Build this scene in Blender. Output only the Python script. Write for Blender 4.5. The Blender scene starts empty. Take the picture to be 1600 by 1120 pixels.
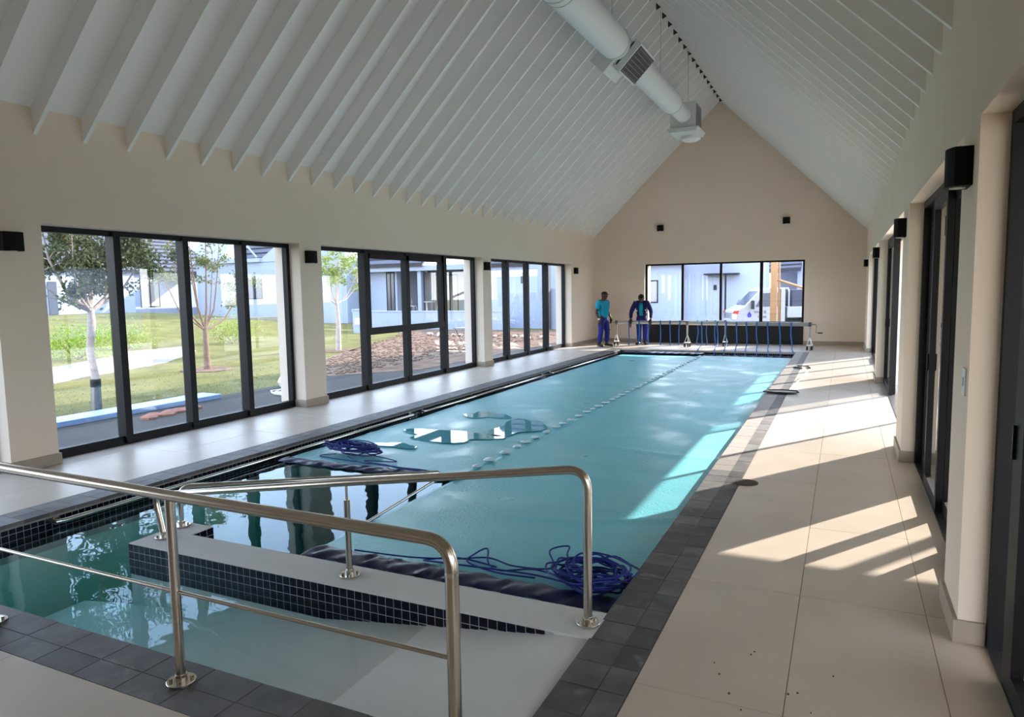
import bpy, bmesh, math, random
from mathutils import Vector, Matrix
R = random.Random(7)
PI = math.pi
col = bpy.context.scene.collection
sc = bpy.context.scene

# ------------------------------------------------------------------ camera
cam = bpy.data.cameras.new('camera'); cam.lens = 24.592; cam.sensor_width = 36; cam.sensor_fit = 'HORIZONTAL'
cam.clip_start = 0.05; cam.clip_end = 400
co = bpy.data.objects.new('camera', cam); col.objects.link(co)
cr = Vector((0.90373134, 0.42778348, -0.01646069)); cu = Vector((-0.02670269, 0.09470414, 0.99514727)); cw = Vector((-0.42726646, 0.89890624, -0.09701007))
m = Matrix.Identity(4)
for i in range(3):
    m[i][0] = cr[i]; m[i][1] = cu[i]; m[i][2] = -cw[i]
m[2][3] = 1.70
co.matrix_world = m
sc.camera = co
# ------------------------------------------------------------------ light
SUN_E = math.atan(0.5)
sd = Vector((0.548 * math.cos(SUN_E), 0.836 * math.cos(SUN_E), math.sin(SUN_E)))   # towards the sun
sun = bpy.data.lights.new('sun', 'SUN'); sun.energy = 6.7; sun.angle = math.radians(0.6); sun.color = (1.0, 0.93, 0.84)
so = bpy.data.objects.new('sun', sun); col.objects.link(so)
so.rotation_euler = (-sd).to_track_quat('-Z', 'Y').to_euler(); so.location = (30, 40, 30)
w = bpy.data.worlds.new('sky'); sc.world = w; w.use_nodes = True
nt = w.node_tree; nt.nodes.clear()
wo = nt.nodes.new('ShaderNodeOutputWorld'); bg = nt.nodes.new('ShaderNodeBackground')
geo = nt.nodes.new('ShaderNodeNewGeometry'); sep = nt.nodes.new('ShaderNodeSeparateXYZ'); ramp = nt.nodes.new('ShaderNodeValToRGB')
tc = nt.nodes.new('ShaderNodeTexCoord')
nt.links.new(tc.outputs['Generated'], sep.inputs[0]); nt.links.new(sep.outputs['Z'], ramp.inputs[0])
ramp.color_ramp.elements[0].position = 0.0; ramp.color_ramp.elements[0].color = (0.92, 0.95, 1.0, 1)
ramp.color_ramp.elements[1].position = 0.9; ramp.color_ramp.elements[1].color = (0.36, 0.50, 0.78, 1)
e_ = ramp.color_ramp.elements.new(0.18); e_.color = (0.74, 0.85, 1.0, 1)
e_ = ramp.color_ramp.elements.new(0.42); e_.color = (0.47, 0.62, 0.88, 1)
nt.links.new(ramp.outputs[0], bg.inputs['Color']); bg.inputs['Strength'].default_value = 4.0
nt.links.new(bg.outputs[0], wo.inputs['Surface'])
sc.view_settings.view_transform = 'Standard'; sc.view_settings.look = 'None'; sc.view_settings.gamma = 1
sc.view_settings.use_curve_mapping = False; sc.view_settings.exposure = 1.27
sc.cycles.max_bounces = 12; sc.cycles.diffuse_bounces = 6; sc.cycles.glossy_bounces = 5; sc.cycles.transparent_max_bounces = 24
sc.cycles.transmission_bounces = 6; sc.cycles.use_denoising = True; sc.cycles.sample_clamp_indirect = 6
sc.cycles.caustics_reflective = False; sc.cycles.caustics_refractive = False


# ------------------------------------------------------------------ materials
def srgb(r, g, b):
    f = lambda c: (c / 255) / 12.92 if c / 255 <= 0.04045 else ((c / 255 + 0.055) / 1.055) ** 2.4
    return (f(r), f(g), f(b), 1)


def mat(name, c, rough=0.7, metal=0.0, noise=None, bump=None, pos=False, spec=0.5, objvar=0.0, smear=None):
    """c sRGB 0-255. noise=(scale, amount) darkens in soft spots; bump=(scale, strength, dist)"""
    M = bpy.data.materials.new(name); M.use_nodes = True
    n = M.node_tree.nodes; l = M.node_tree.links; b = n['Principled BSDF']
    b.inputs['Roughness'].default_value = rough; b.inputs['Metallic'].default_value = metal
    b.inputs['Specular IOR Level'].default_value = spec
    base = srgb(*c); b.inputs['Base Color'].default_value = base
    t = n.new('ShaderNodeTexCoord'); out = None; vec = t.outputs['Object']
    if pos: vec = n.new('ShaderNodeNewGeometry').outputs['Position']
    if noise:
        nz = n.new('ShaderNodeTexNoise'); nz.inputs['Scale'].default_value = noise[0]; nz.inputs['Detail'].default_value = 6
        l.new(vec, nz.inputs['Vector'])
        r = n.new('ShaderNodeMapRange'); r.inputs[1].default_value = 0.3; r.inputs[2].default_value = 0.7
        r.inputs[3].default_value = 1 - noise[1]; r.inputs[4].default_value = 1 + noise[1] * 0.6
        l.new(nz.outputs['Fac'], r.inputs[0]); out = r.outputs[0]
    if objvar:
        oi = n.new('ShaderNodeObjectInfo'); r2 = n.new('ShaderNodeMapRange')
        r2.inputs[3].default_value = 1 - objvar; r2.inputs[4].default_value = 1 + objvar
        l.new(oi.outputs['Random'], r2.inputs[0])
        if out:
            mm = n.new('ShaderNodeMath'); mm.operation = 'MULTIPLY'; l.new(out, mm.inputs[0]); l.new(r2.outputs[0], mm.inputs[1]); out = mm.outputs[0]
        else:
            out = r2.outputs[0]
    if out:
        vm = n.new('ShaderNodeVectorMath'); vm.operation = 'SCALE'; vm.inputs[0].default_value = base[:3]
        l.new(out, vm.inputs['Scale']); l.new(vm.outputs[0], b.inputs['Base Color'])
    if smear:
        ns = n.new('ShaderNodeTexNoise'); ns.inputs['Scale'].default_value = smear[0]; ns.inputs['Detail'].default_value = 5; ns.inputs['Distortion'].default_value = 0.6
        l.new(vec, ns.inputs['Vector']); rs = n.new('ShaderNodeMapRange'); rs.inputs[1].default_value = 0.60; rs.inputs[2].default_value = 0.72; rs.inputs[4].default_value = smear[1]
        l.new(ns.outputs['Fac'], rs.inputs[0]); mx = n.new('ShaderNodeMix'); mx.data_type = 'RGBA'
        src = b.inputs['Base Color'].links[0].from_socket if b.inputs['Base Color'].links else None
        if src: l.new(src, mx.inputs[6])
        else: mx.inputs[6].default_value = base
        mx.inputs[7].default_value = srgb(*smear[2]); l.new(rs.outputs[0], mx.inputs[0]); l.new(mx.outputs[2], b.inputs['Base Color'])
    if bump:
        nb = n.new('ShaderNodeTexNoise'); nb.inputs['Scale'].default_value = bump[0]; nb.inputs['Detail'].default_value = 4
        l.new(vec, nb.inputs['Vector'])
        bp = n.new('ShaderNodeBump'); bp.inputs['Strength'].default_value = bump[1]; bp.inputs['Distance'].default_value = bump[2]
        l.new(nb.outputs['Fac'], bp.inputs['Height']); l.new(bp.outputs[0], b.inputs['Normal'])
    return M


M = {}
M['wall'] = mat('plaster_beige', (236, 219, 200), 0.9, noise=(0.8, 0.03), bump=(60, 0.15, 0.003))
M['ceiling'] = mat('ceiling_white', (240, 236, 232), 0.85)
M['rafter'] = mat('rafter_white_paint', (241, 238, 234), 0.6)
M['darkbrown'] = mat('dark_brown', (58, 46, 38), 0.8)
M['floor'] = mat('porcelain_beige', (200, 185, 168), 0.38, noise=(2.2, 0.08), objvar=0.03, pos=True)
M['grout'] = mat('floor_grout', (140, 128, 114), 0.9)
M['skirt'] = mat('skirting_stone', (166, 152, 134), 0.5, noise=(3, 0.05))
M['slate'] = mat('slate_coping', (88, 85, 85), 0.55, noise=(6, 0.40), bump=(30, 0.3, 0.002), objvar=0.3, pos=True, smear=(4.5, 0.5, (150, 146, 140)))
M['slate2'] = mat('slate_mid', (112, 108, 106), 0.6, noise=(6, 0.25), bump=(30, 0.3, 0.002), objvar=0.15, pos=True, smear=(4, 0.4, (160, 154, 146)))
M['slate3'] = mat('slate_pale', (158, 148, 142), 0.6, noise=(7, 0.14), bump=(30, 0.2, 0.002), objvar=0.08)
M['sgrout'] = mat('slate_grout', (138, 132, 126), 0.9)
M['navy'] = mat('navy_mosaic', (10, 12, 30), 0.2, objvar=0.3, spec=0.3)
M['wgrout'] = mat('white_grout', (168, 168, 172), 0.8)
M['pool'] = mat('pool_plaster', (232, 238, 234), 0.7, noise=(1.5, 0.04))
M['ramp'] = mat('ramp_white', (206, 205, 200), 0.75, noise=(2.5, 0.05))
M['steel'] = mat('brushed_steel', (200, 190, 176), 0.22, 1.0, bump=(200, 0.03, 0.001))
M['chrome'] = mat('polished_steel', (215, 212, 206), 0.12, 1.0)
M['black'] = mat('black_aluminium', (15, 15, 18), 0.5, spec=0.25)
M['track'] = mat('track_aluminium', (120, 118, 116), 0.35, 0.9)
M['sconce'] = mat('sconce_black', (8, 6, 6), 0.7, spec=0.2)
M['duct'] = mat('duct_white', (226, 226, 223), 0.5, bump=(45, 0.25, 0.004))
M['ductbox'] = mat('duct_box_white', (214, 215, 212), 0.6)
M['grille'] = mat('grille_dark', (40, 38, 38), 0.7)
M['grillebar'] = mat('grille_bar', (130, 128, 124), 0.5)
M['rope'] = mat('navy_rope', (14, 34, 120), 0.7)
M['band'] = mat('navy_cover_band', (20, 22, 66), 0.35, noise=(9, 0.5))
M['strap'] = mat('blue_strap', (50, 104, 176), 0.6)
M['alu'] = mat('aluminium', (190, 190, 186), 0.3, 0.85)
M['white'] = mat('white_plastic', (230, 228, 226), 0.5)
M['rubber'] = mat('black_rubber', (24, 23, 24), 0.7)
M['switch'] = mat('switch_white', (225, 224, 218), 0.4)
M['skin'] = mat('skin_dark', (70, 42, 32), 0.6)
M['teal'] = mat('teal_cotton', (0, 146, 176), 0.85, noise=(14, 0.12))
M['royal'] = mat('royal_blue_cotton', (24, 32, 118), 0.85, noise=(12, 0.15))
M['navyc'] = mat('dark_blue_cotton', (16, 22, 82), 0.85, noise=(12, 0.15))
M['cap'] = mat('black_cap', (18, 17, 20), 0.8)
M['boot'] = mat('black_leather', (14, 13, 14), 0.5)
M['grass'] = mat('lawn', (110, 103, 58), 1.0, noise=(1.1, 0.30), bump=(40, 0.8, 0.03), spec=0.1)
M['soil'] = mat('red_soil', (122, 97, 80), 1.0, noise=(3, 0.35), bump=(9, 1.0, 0.08), spec=0.1)
M['paving'] = mat('grey_paving', (60, 58, 53), 0.9, noise=(3, 0.15), spec=0.2)
M['path'] = mat('path_concrete', (136, 126, 117), 0.9, noise=(2, 0.06))
M['bark'] = mat('pale_bark', (176, 160, 148), 0.9, noise=(16, 0.25))
M['bark2'] = mat('brown_bark', (128, 104, 88), 0.9, noise=(16, 0.25))
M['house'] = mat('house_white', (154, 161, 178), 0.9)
M['slate_roof'] = mat('roof_slate', (78, 78, 88), 0.8, noise=(3, 0.1))
M['winglass'] = mat('dark_window', (80, 84, 92), 0.1)
M['curtain'] = mat('pale_curtain', (168, 160, 150), 0.9)
M['timber'] = mat('pine_timber', (158, 130, 102), 0.7, noise=(4, 0.1))
M['truck'] = mat('truck_white', (152, 154, 160), 0.3)
M['red'] = mat('red_lens', (170, 50, 40), 0.3)
M['canvas'] = mat('dark_mesh', (66, 66, 82), 0.9)
M['logo'] = mat('logo_blue', (50, 50, 150), 0.6)
M['board'] = mat('pale_blue_sheet', (150, 178, 220), 0.5)
M['orange'] = mat('orange_cloth', (150, 96, 76), 0.9, noise=(8, 0.2))
M['stone'] = mat('pale_rubble', (176, 160, 144), 0.95, objvar=0.12)
M['patio'] = mat('patio_beige', (196, 184, 168), 0.9, noise=(2, 0.06))
M['canopy'] = mat('canopy_white', (226, 224, 218), 0.8)
M['brown'] = mat('rust_cover', (92, 70, 52), 0.8)
M['nose'] = M['skin']


def leafmat(name, c, v):
    m_ = mat(name, c, 0.6, spec=0.3, noise=(5, v))
    n = m_.node_tree.nodes; l = m_.node_tree.links; b = n['Principled BSDF']; o = n['Material Output']
    tr = n.new('ShaderNodeBsdfTranslucent'); tr.inputs[0].default_value = tuple(min(1, x * 1.5) for x in srgb(*c)[:3]) + (1,)
    mx = n.new('ShaderNodeMixShader'); mx.inputs[0].default_value = 0.35
    l.new(b.outputs[0], mx.inputs[1]); l.new(tr.outputs[0], mx.inputs[2]); l.new(mx.outputs[0], o.inputs['Surface'])
    return m_


M['leaf1'] = leafmat('leaf_dull_green', (82, 88, 56), 0.4)
M['blade'] = leafmat('grass_blades', (124, 120, 62), 0.1)
M['leaf2'] = leafmat('leaf_mid_green', (104, 108, 66), 0.35)
M['leaf3'] = leafmat('leaf_light_green', (128, 140, 66), 0.3)
M['shrub'] = leafmat('shrub_bright_green', (110, 136, 34), 0.35)


def glassmat(name, tint, ior=1.5, boost=1.0, sides=1):
    m_ = bpy.data.materials.new(name); m_.use_nodes = True; n = m_.node_tree.nodes; l = m_.node_tree.links; n.clear()
    o = n.new('ShaderNodeOutputMaterial'); tr = n.new('ShaderNodeBsdfTransparent'); tr.inputs[0].default_value = (*tint, 1)
    gl = n.new('ShaderNodeBsdfGlossy'); gl.inputs['Roughness'].default_value = 0.0; gl.inputs['Color'].default_value = (boost, boost, boost, 1)
    ge = n.new('ShaderNodeNewGeometry'); dt_ = n.new('ShaderNodeVectorMath'); dt_.operation = 'DOT_PRODUCT'
    l.new(ge.outputs['Normal'], dt_.inputs[0]); l.new(ge.outputs['Incoming'], dt_.inputs[1])
    def mth(op, a, b):
        q = n.new('ShaderNodeMath'); q.operation = op
        for i_, v_ in enumerate((a, b)):
            if v_ is None: continue
            if isinstance(v_, (int, float)): q.inputs[i_].default_value = v_
            else: l.new(v_, q.inputs[i_])
        return q.outputs[0]
    ab = mth('ABSOLUTE', dt_.outputs['Value'], None); f0 = ((ior - 1) / (ior + 1)) ** 2 * sides
    pw = mth('POWER', mth('SUBTRACT', 1.0, ab), 5.0)
    fr = n.new('ShaderNodeMath'); fr.operation = 'ADD'; fr.inputs[0].default_value = f0; l.new(mth('MULTIPLY', pw, 1 - f0), fr.inputs[1])
    mx = n.new('ShaderNodeMixShader'); l.new(fr.outputs[0], mx.inputs[0]); l.new(tr.outputs[0], mx.inputs[1]); l.new(gl.outputs[0], mx.inputs[2])
    l.new(mx.outputs[0], o.inputs['Surface']); return m_


M['glass'] = glassmat('tinted_glass', (0.70, 0.715, 0.72), sides=2)
M['clear'] = glassmat('clear_glass', (0.86, 0.87, 0.87), sides=2)


def watermat():
    m_ = glassmat('pool_water', (1, 1, 1), 1.34); n = m_.node_tree.nodes; l = m_.node_tree.links
    o = [x for x in n if x.type == 'OUTPUT_MATERIAL'][0]; gl = [x for x in n if x.type == 'BSDF_GLOSSY'][0]; 
    gl.inputs['Color'].default_value = (0.50, 0.60, 0.68, 1)
    va = n.new('ShaderNodeVolumeAbsorption'); va.inputs['Color'].default_value = (0.0, 0.80, 0.78, 1); va.inputs['Density'].default_value = 0.6
    l.new(va.outputs[0], o.inputs['Volume'])
    t = n.new('ShaderNodeTexCoord'); nz = n.new('ShaderNodeTexNoise'); nz.inputs['Scale'].default_value = 2.6; nz.inputs['Detail'].default_value = 2
    l.new(t.outputs['Object'], nz.inputs['Vector']); bp = n.new('ShaderNodeBump'); bp.inputs['Strength'].default_value = 0.22; bp.inputs['Distance'].default_value = 0.02
    l.new(nz.outputs['Fac'], bp.inputs['Height']); l.new(bp.outputs[0], gl.inputs['Normal'])
    return m_


M['water'] = watermat()


M['seam'] = mat('seam_glint', (196, 224, 232), 0.2)  # pale colour stands in for glints of light along the cover seam
M['puddle'] = mat('puddle_water', (104, 178, 192), 0.02, spec=0.4)


def covermat():
    m_ = mat('bubble_cover', (110, 192, 202), 0.38, noise=(1.2, 0.08)); n = m_.node_tree.nodes; l = m_.node_tree.links; b = n['Principled BSDF']
    t = n.new('ShaderNodeTexCoord')
    v = n.new('ShaderNodeTexVoronoi'); v.inputs['Scale'].default_value = 42; l.new(t.outputs['Object'], v.inputs['Vector'])
    bp = n.new('ShaderNodeBump'); bp.inputs['Strength'].default_value = 0.35; bp.inputs['Distance'].default_value = 0.006; bp.invert = True
    l.new(v.outputs['Distance'], bp.inputs['Height'])
    n2 = n.new('ShaderNodeTexNoise'); n2.inputs['Scale'].default_value = 1.4; n2.inputs['Detail'].default_value = 1.5; l.new(t.outputs['Object'], n2.inputs['Vector'])
    r = n.new('ShaderNodeMapRange'); r.inputs[1].default_value = 0.5; r.inputs[2].default_value = 0.7; r.inputs[3].default_value = 0.40; r.inputs[4].default_value = 0.27
    l.new(n2.outputs['Fac'], r.inputs[0]); l.new(r.outputs[0], b.inputs['Roughness'])
    r3 = n.new('ShaderNodeMapRange'); r3.inputs[1].default_value = 0.56; r3.inputs[2].default_value = 0.60; r3.inputs[3].default_value = 0.5; r3.inputs[4].default_value = 0.12
    l.new(n2.outputs['Fac'], r3.inputs[0]); l.new(r3.outputs[0], bp.inputs['Strength'])
    l.new(bp.outputs[0], b.inputs['Normal'])
    return m_


M['cover'] = covermat()


# ------------------------------------------------------------------ mesh helpers
class MB:
    def __init__(s): s.v = []; s.f = []

    def add(s, vs, fs, T=None):
        k = len(s.v)
        for p in vs:
            p = Vector(p); s.v.append(tuple(T @ p) if T else tuple(p))
        s.f += [tuple(i + k for i in f) for f in fs]; return s

    def box(s, x0, x1, y0, y1, z0, z1, T=None):
        return s.add([(x0, y0, z0), (x1, y0, z0), (x1, y1, z0), (x0, y1, z0), (x0, y0, z1), (x1, y0, z1), (x1, y1, z1), (x0, y1, z1)],
                     [(3, 2, 1, 0), (4, 5, 6, 7), (0, 1, 5, 4), (1, 2, 6, 5), (2, 3, 7, 6), (3, 0, 4, 7)], T)

    def prism(s, poly, a, b, axis='y', T=None):
        n = len(poly)
        def P(p, t): return {'y': (p[0], t, p[1]), 'x': (t, p[0], p[1]), 'z': (p[0], p[1], t)}[axis]
        vs = [P(p, a) for p in poly] + [P(p, b) for p in poly]
        fs = [tuple(range(n)), tuple(range(2 * n - 1, n - 1, -1))] + [(i, i + n, (i + 1) % n + n, (i + 1) % n) for i in range(n)]
        return s.add(vs, fs, T)

    def tube(s, pts, rad, seg=8, T=None, caps=True, flat=1.0):
        pts = [Vector(p) for p in pts]; n = len(pts)
        rad = rad if isinstance(rad, (list, tuple)) else [rad] * n
        d0 = (pts[1] - pts[0]).normalized(); up = Vector((0, 0, 1)) if abs(d0.z) < 0.9 else Vector((1, 0, 0))
        a = d0.cross(up).normalized(); vs = []
        for i, p in enumerate(pts):
            d = ((pts[min(i + 1, n - 1)] - pts[max(i - 1, 0)])).normalized()
            a = (a - d * a.dot(d)).normalized(); b = d.cross(a)
            for k in range(seg):
                t = 2 * PI * k / seg
                vs.append(p + a * math.cos(t) * rad[i] + b * math.sin(t) * rad[i] * flat)
        fs = [(i * seg + k, i * seg + (k + 1) % seg, (i + 1) * seg + (k + 1) % seg, (i + 1) * seg + k) for i in range(n - 1) for k in range(seg)]
        if caps: fs += [tuple(range(seg - 1, -1, -1)), tuple(range((n - 1) * seg, n * seg))]
        return s.add(vs, fs, T)

    def ball(s, c, r, T=None, seg=10, rings=6):
        r = r if isinstance(r, (list, tuple)) else (r, r, r); vs = []; fs = []
        for i in range(rings + 1):
            th = PI * i / rings
            for k in range(seg):
                ph = 2 * PI * k / seg
                vs.append((c[0] + r[0] * math.sin(th) * math.cos(ph), c[1] + r[1] * math.sin(th) * math.sin(ph), c[2] + r[2] * math.cos(th)))
        for i in range(rings):
            for k in range(seg):
                fs.append((i * seg + k, (i + 1) * seg + k, (i + 1) * seg + (k + 1) % seg, i * seg + (k + 1) % seg))
        return s.add(vs, fs, T)

    def build(s, name, m_, parent=None, smooth=True, bevel=0, loc=None):
        me = bpy.data.meshes.new(name); me.from_pydata(s.v, [], s.f); me.update()
        bm = bmesh.new(); bm.from_mesh(me); bmesh.ops.recalc_face_normals(bm, faces=bm.faces); bm.to_mesh(me); bm.free()
        if smooth and len(me.polygons):
            me.polygons.foreach_set('use_smooth', [True] * len(me.polygons)); me.set_sharp_from_angle(angle=math.radians(35))
        me.materials.append(m_)
        o = bpy.data.objects.new(name, me); col.objects.link(o)
        if parent: o.parent = parent
        if loc: o.location = loc
        if bevel:
            bv = o.modifiers.new('bevel', 'BEVEL'); bv.width = bevel; bv.segments = 2; bv.limit_method = 'ANGLE'
        return o


def empty(name, loc=(0, 0, 0), rz=0):
    o = bpy.data.objects.new(name, None); col.objects.link(o); o.location = loc; o.rotation_euler = (0, 0, rz); o.empty_display_size = 0.1; return o


def tag(o, label=None, cat=None, group=None, kind=None):
    if label: o['label'] = label
    if cat: o['category'] = cat
    if group: o['group'] = group
    if kind: o['kind'] = kind
    return o


def struct(name, loc=(0, 0, 0), label=None):
    o = empty(name, loc); o['kind'] = 'structure'
    if label: o['label'] = label
    return o


def sm(name, mb, m_, label=None, **k):
    o = mb.build(name, m_, **k); o['kind'] = 'structure'
    if label: o['label'] = label
    return o


def copy_tree(o, parent=None):
    c = o.copy(); col.objects.link(c); c.parent = parent
    for ch in o.children: copy_tree(ch, c)
    return c


def inst(name, data, parent, loc, scale=(1, 1, 1), rot=(0, 0, 0)):
    o = bpy.data.objects.new(name, data); col.objects.link(o); o.parent = parent; o.location = loc; o.scale = scale; o.rotation_euler = rot; return o


# ------------------------------------------------------------------ key dimensions
XL, XR, YF, YN = -7.27, 0.526, 21.76, -3.2
OL, OR, OF = -7.76, 1.30, 22.5            # outer wall faces
XRG, ZRG = -3.40, 7.07                    # rafter soffit apex
ZL, ZR = 3.31, 3.18                       # rafter soffit at the walls
CD = 0.26                                 # rafter depth, vertical
PX0, PX1, PY0, PY1 = -5.686, -1.072, 2.148, 19.1
ZH = 2.44                                 # head height
ZW = -0.12                                # water level
left_open = [(-1.6, 3.93), (4.39, 8.07), (8.54, 13.86), (14.27, 19.43)]
right_open = [(-1.6, 3.78), (4.27, 7.54), (8.26, 13.5), (14.1, 19.6)]
CR = 0.48                                 # rafter depth at the ridge
zl = lambda x: ZL + CD + (x - XL) * (ZRG + CR - ZL - CD) / (XRG - XL)
zr = lambda x: ZR + CD + (XR - x) * (ZRG + CR - ZR - CD) / (XR - XRG)


# ------------------------------------------------------------------ walls
def side_wall(name, xi, xo, opens, top_i, top_o):
    mb = MB(); x0, x1 = min(xi, xo), max(xi, xo); e = YN; last = YN
    for a, b in opens:
        mb.box(x0, x1, e, a, -0.3, ZH); e = b
    mb.box(x0, x1, e, YF, -0.3, ZH)
    mb.prism([(xi, ZH), (xo, ZH), (xo, top_o), (xi, top_i)], YN, YF)
    return sm(name, mb, M['wall'], smooth=False)


side_wall('wall_left', XL, OL, left_open, zl(XL) + 0.02, zl(OL) + 0.02)
side_wall('wall_right', XR, OR, right_open, zr(XR) + 0.02, zr(OR) + 0.02)
FW = (-5.69, -1.045, 0.50, ZH)
mb = MB()
mb.box(OL, FW[0], YF, OF, -0.3, ZH).box(FW[1], OR, YF, OF, -0.3, ZH).box(FW[0], FW[1], YF, OF, -0.3, 0.0)
mb.prism([(OL, ZH), (OR, ZH), (OR, zr(OR)), (XRG, ZRG + CR), (OL, zl(OL))], YF, OF)
sm('wall_far', mb, M['wall'], smooth=False)
mb = MB()
mb.box(OL, OR, YN - 0.3, YN, -0.3, 2.6)
mb.prism([(OL, 2.6), (OR, 2.6), (OR, zr(OR)), (XRG, ZRG + CR), (OL, zl(OL))], YN - 0.3, YN)
sm('wall_near', mb, M['wall'], smooth=False)

# ceiling with every rafter a part
ceil = struct('ceiling')
mb = MB()
mb.prism([(OL, zl(OL)), (XRG, ZRG + CR), (XRG, ZRG + CR + 0.35), (OL, zl(OL) + 0.3)], YN - 0.3, OF)
mb.prism([(XRG, ZRG + CR), (OR, zr(OR)), (OR, zr(OR) + 0.3), (XRG, ZRG + CR + 0.35)], YN - 0.3, OF)
mb.build('ceiling_board', M['ceiling'], ceil, smooth=False)
TH = 0.042
ml = MB().prism([(XL, ZL), (XRG, ZRG), (XRG, ZRG + CR + 0.01), (XL, ZL + CD + 0.01)], -TH / 2, TH / 2)
mr = MB().prism([(XRG, ZRG), (XR, ZR), (XR, ZR + CD + 0.01), (XRG, ZRG + CR + 0.01)], -TH / 2, TH / 2)
mg = MB().prism([(XRG - 0.02, ZRG - 0.06), (XRG + 0.20, ZRG + 0.04), (XRG - 0.02, ZRG + 0.20)], -0.006, 0.006)  # dark triangle stands in for the shaded gap between rafter ends
rl = rr = rg = None
k = 0
y = 4.405 - 0.5015 * 8
while y < YF - 0.02:
    if rl is None:
        rl = ml.build('rafter', M['rafter'], ceil, smooth=False); rr = mr.build('rafter', M['rafter'], ceil, smooth=False)
        rg = mg.build('ridge_gap_plate', M['darkbrown'], ceil, smooth=False)
        rg['label'] = 'dark plate standing in for the shaded gap at the ridge'
        rl.location.y = y; rr.location.y = y + 0.06; rg.location.y = y - 0.03
    else:
        inst('rafter', rl.data, ceil, (0, y, 0)); inst('rafter', rr.data, ceil, (0, y + 0.06, 0)); g = inst('ridge_gap_plate', rg.data, ceil, (0, y - 0.03, 0))
    y += 0.5015

# ------------------------------------------------------------------ floor: slab, tiles
fl = struct('floor')
mb = MB()
CW = 0.29
mb.box(OL, PX0 - CW, YN, YF, -0.3, -0.006).box(PX1 + CW, XR + 0.12, YN, YF, -0.3, -0.006)
mb.box(PX0 - CW, PX1 + CW, YN, PY0 - CW, -0.3, -0.006).box(PX0 - CW, PX1 + CW, PY1 + CW, YF, -0.3, -0.006)
mb.build('floor_bed', M['grout'], fl, smooth=False)
unit = MB().box(0, 1, 0, 1, -0.02, 0).build('floor_tile', M['floor'], fl, smooth=False)
J = 0.003
first = [unit]


def tile(x0, x1, y0, y1):
    if x1 - x0 < 0.02 or y1 - y0 < 0.02: return
    loc = (x0 + J / 2, y0 + J / 2, R.uniform(-0.0004, 0.0004)); s = (x1 - x0 - J, y1 - y0 - J, 1)
    if first:
        o = first.pop(); o.location = loc; o.scale = s
    else:
        inst('floor_tile', unit.data, fl, loc, s)


def tiles(x0, x1, y0, y1, xj, dx, yj, dy):
    xs = sorted({x0, x1} | {xj + i * dx for i in range(-30, 30) if x0 < xj + i * dx < x1})
    ys = sorted({y0, y1} | {yj + i * dy for i in range(-30, 30) if y0 < yj + i * dy < y1})
    for a, b in zip(xs, xs[1:]):
        for c, d in zip(ys, ys[1:]): tile(a, b, c, d)


tiles(PX1 + CW, XR + 0.12, PY0 - CW, YF, -0.178, 0.6, 4.02, 1.2)
tiles(XL - 0.2, PX0 - CW, PY0 - CW, YF, -6.576, 0.6, 4.02, 1.2)
tiles(PX0 - CW, PX1 + CW, PY1 + CW, YF, -3.56, 1.2, 19.9, 0.6)
tiles(XL - 0.2, XR + 0.12, 0.06, PY0 - CW, -3.56, 1.2, 1.26, 0.6)

# baseboards
bb = MB()
T_ = 0.018
prev = YN
for a, b in left_open + [(YF, YF)]:
    bb.box(XL, XL + T_, prev, a, 0, 0.11)
    if a < YF: bb.box(XL - 0.2, XL + T_, a, a + T_, 0, 0.11).box(XL - 0.2, XL + T_, b - T_, b, 0, 0.11)
    prev = b
sm('baseboard_left', bb, M['skirt'], smooth=False)
bb = MB(); prev = YN
for a, b in right_open + [(YF, YF)]:
    bb.box(XR - T_, XR, prev, a, 0, 0.11)
    if a < YF: bb.box(XR - T_, XR + 0.11, a, a + T_, 0, 0.11).box(XR - T_, XR + 0.11, b - T_, b, 0, 0.11)
    prev = b
sm('baseboard_right', bb, M['skirt'], smooth=False)
sm('baseboard_far', MB().box(XL, FW[0] , YF - T_, YF, 0, 0.11).box(FW[1], XR, YF - T_, YF, 0, 0.11), M['skirt'], smooth=False)

# ------------------------------------------------------------------ pool shell, coping, mosaic
pool = struct('pool_basin')
D = -1.35
mb = MB()
e = 0.25
mb.box(PX0 - e, PX1 + e, PY0 - e, PY1 + e, D - 0.2, D)
mb.box(PX0 - e, PX0, PY0 - e, PY1 + e, D, -0.035).box(PX1, PX1 + e, PY0 - e, PY1 + e, D, -0.035)
mb.box(PX0, PX1, PY0 - e, PY0, D, -0.035).box(PX0, PX1, PY1, PY1 + e, D, -0.035)
mb.build('pool_shell', M['pool'], pool, smooth=False)
mb = MB().box(PX0 - 0.3, PX1 + 0.3, PY0 - 0.3, PY0 - e, -0.3, -0.04).box(PX0 - 0.3, PX1 + 0.3, PY1 + e, PY1 + 0.3, -0.3, -0.04)
# white grout band behind the mosaic
gb = MB()
gb.box(PX0 - 0.001, PX0 + 0.002, PY0, PY1, -0.30, -0.03).box(PX1 - 0.002, PX1 + 0.001, 3.4, PY1, -0.30, -0.03)
gb.box(PX0, PX1, PY1 - 0.002, PY1 + 0.001, -0.30, -0.03).box(PX0, PX1 - 1.4, PY0 - 0.001, PY0 + 0.002, -0.30, -0.03)
gb.build('mosaic_grout', M['wgrout'], pool, smooth=False)
P_ = 0.054
g = 0.0045
mt = MB().box(0, 0.002, 0, P_ - g, -(P_ - g), 0)
t0 = None; n = int((PY1 - PY0) / P_)
for i in range(75):
    for r_ in range(4):
        loc = (PX0 + 0.002, PY0 + i * P_, -0.035 - r_ * P_)
        if t0 is None: t0 = mt.build('mosaic_tile', M['navy'], pool, smooth=False, loc=loc)
        else: inst('mosaic_tile', t0.data, pool, loc)
far = MB()
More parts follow.
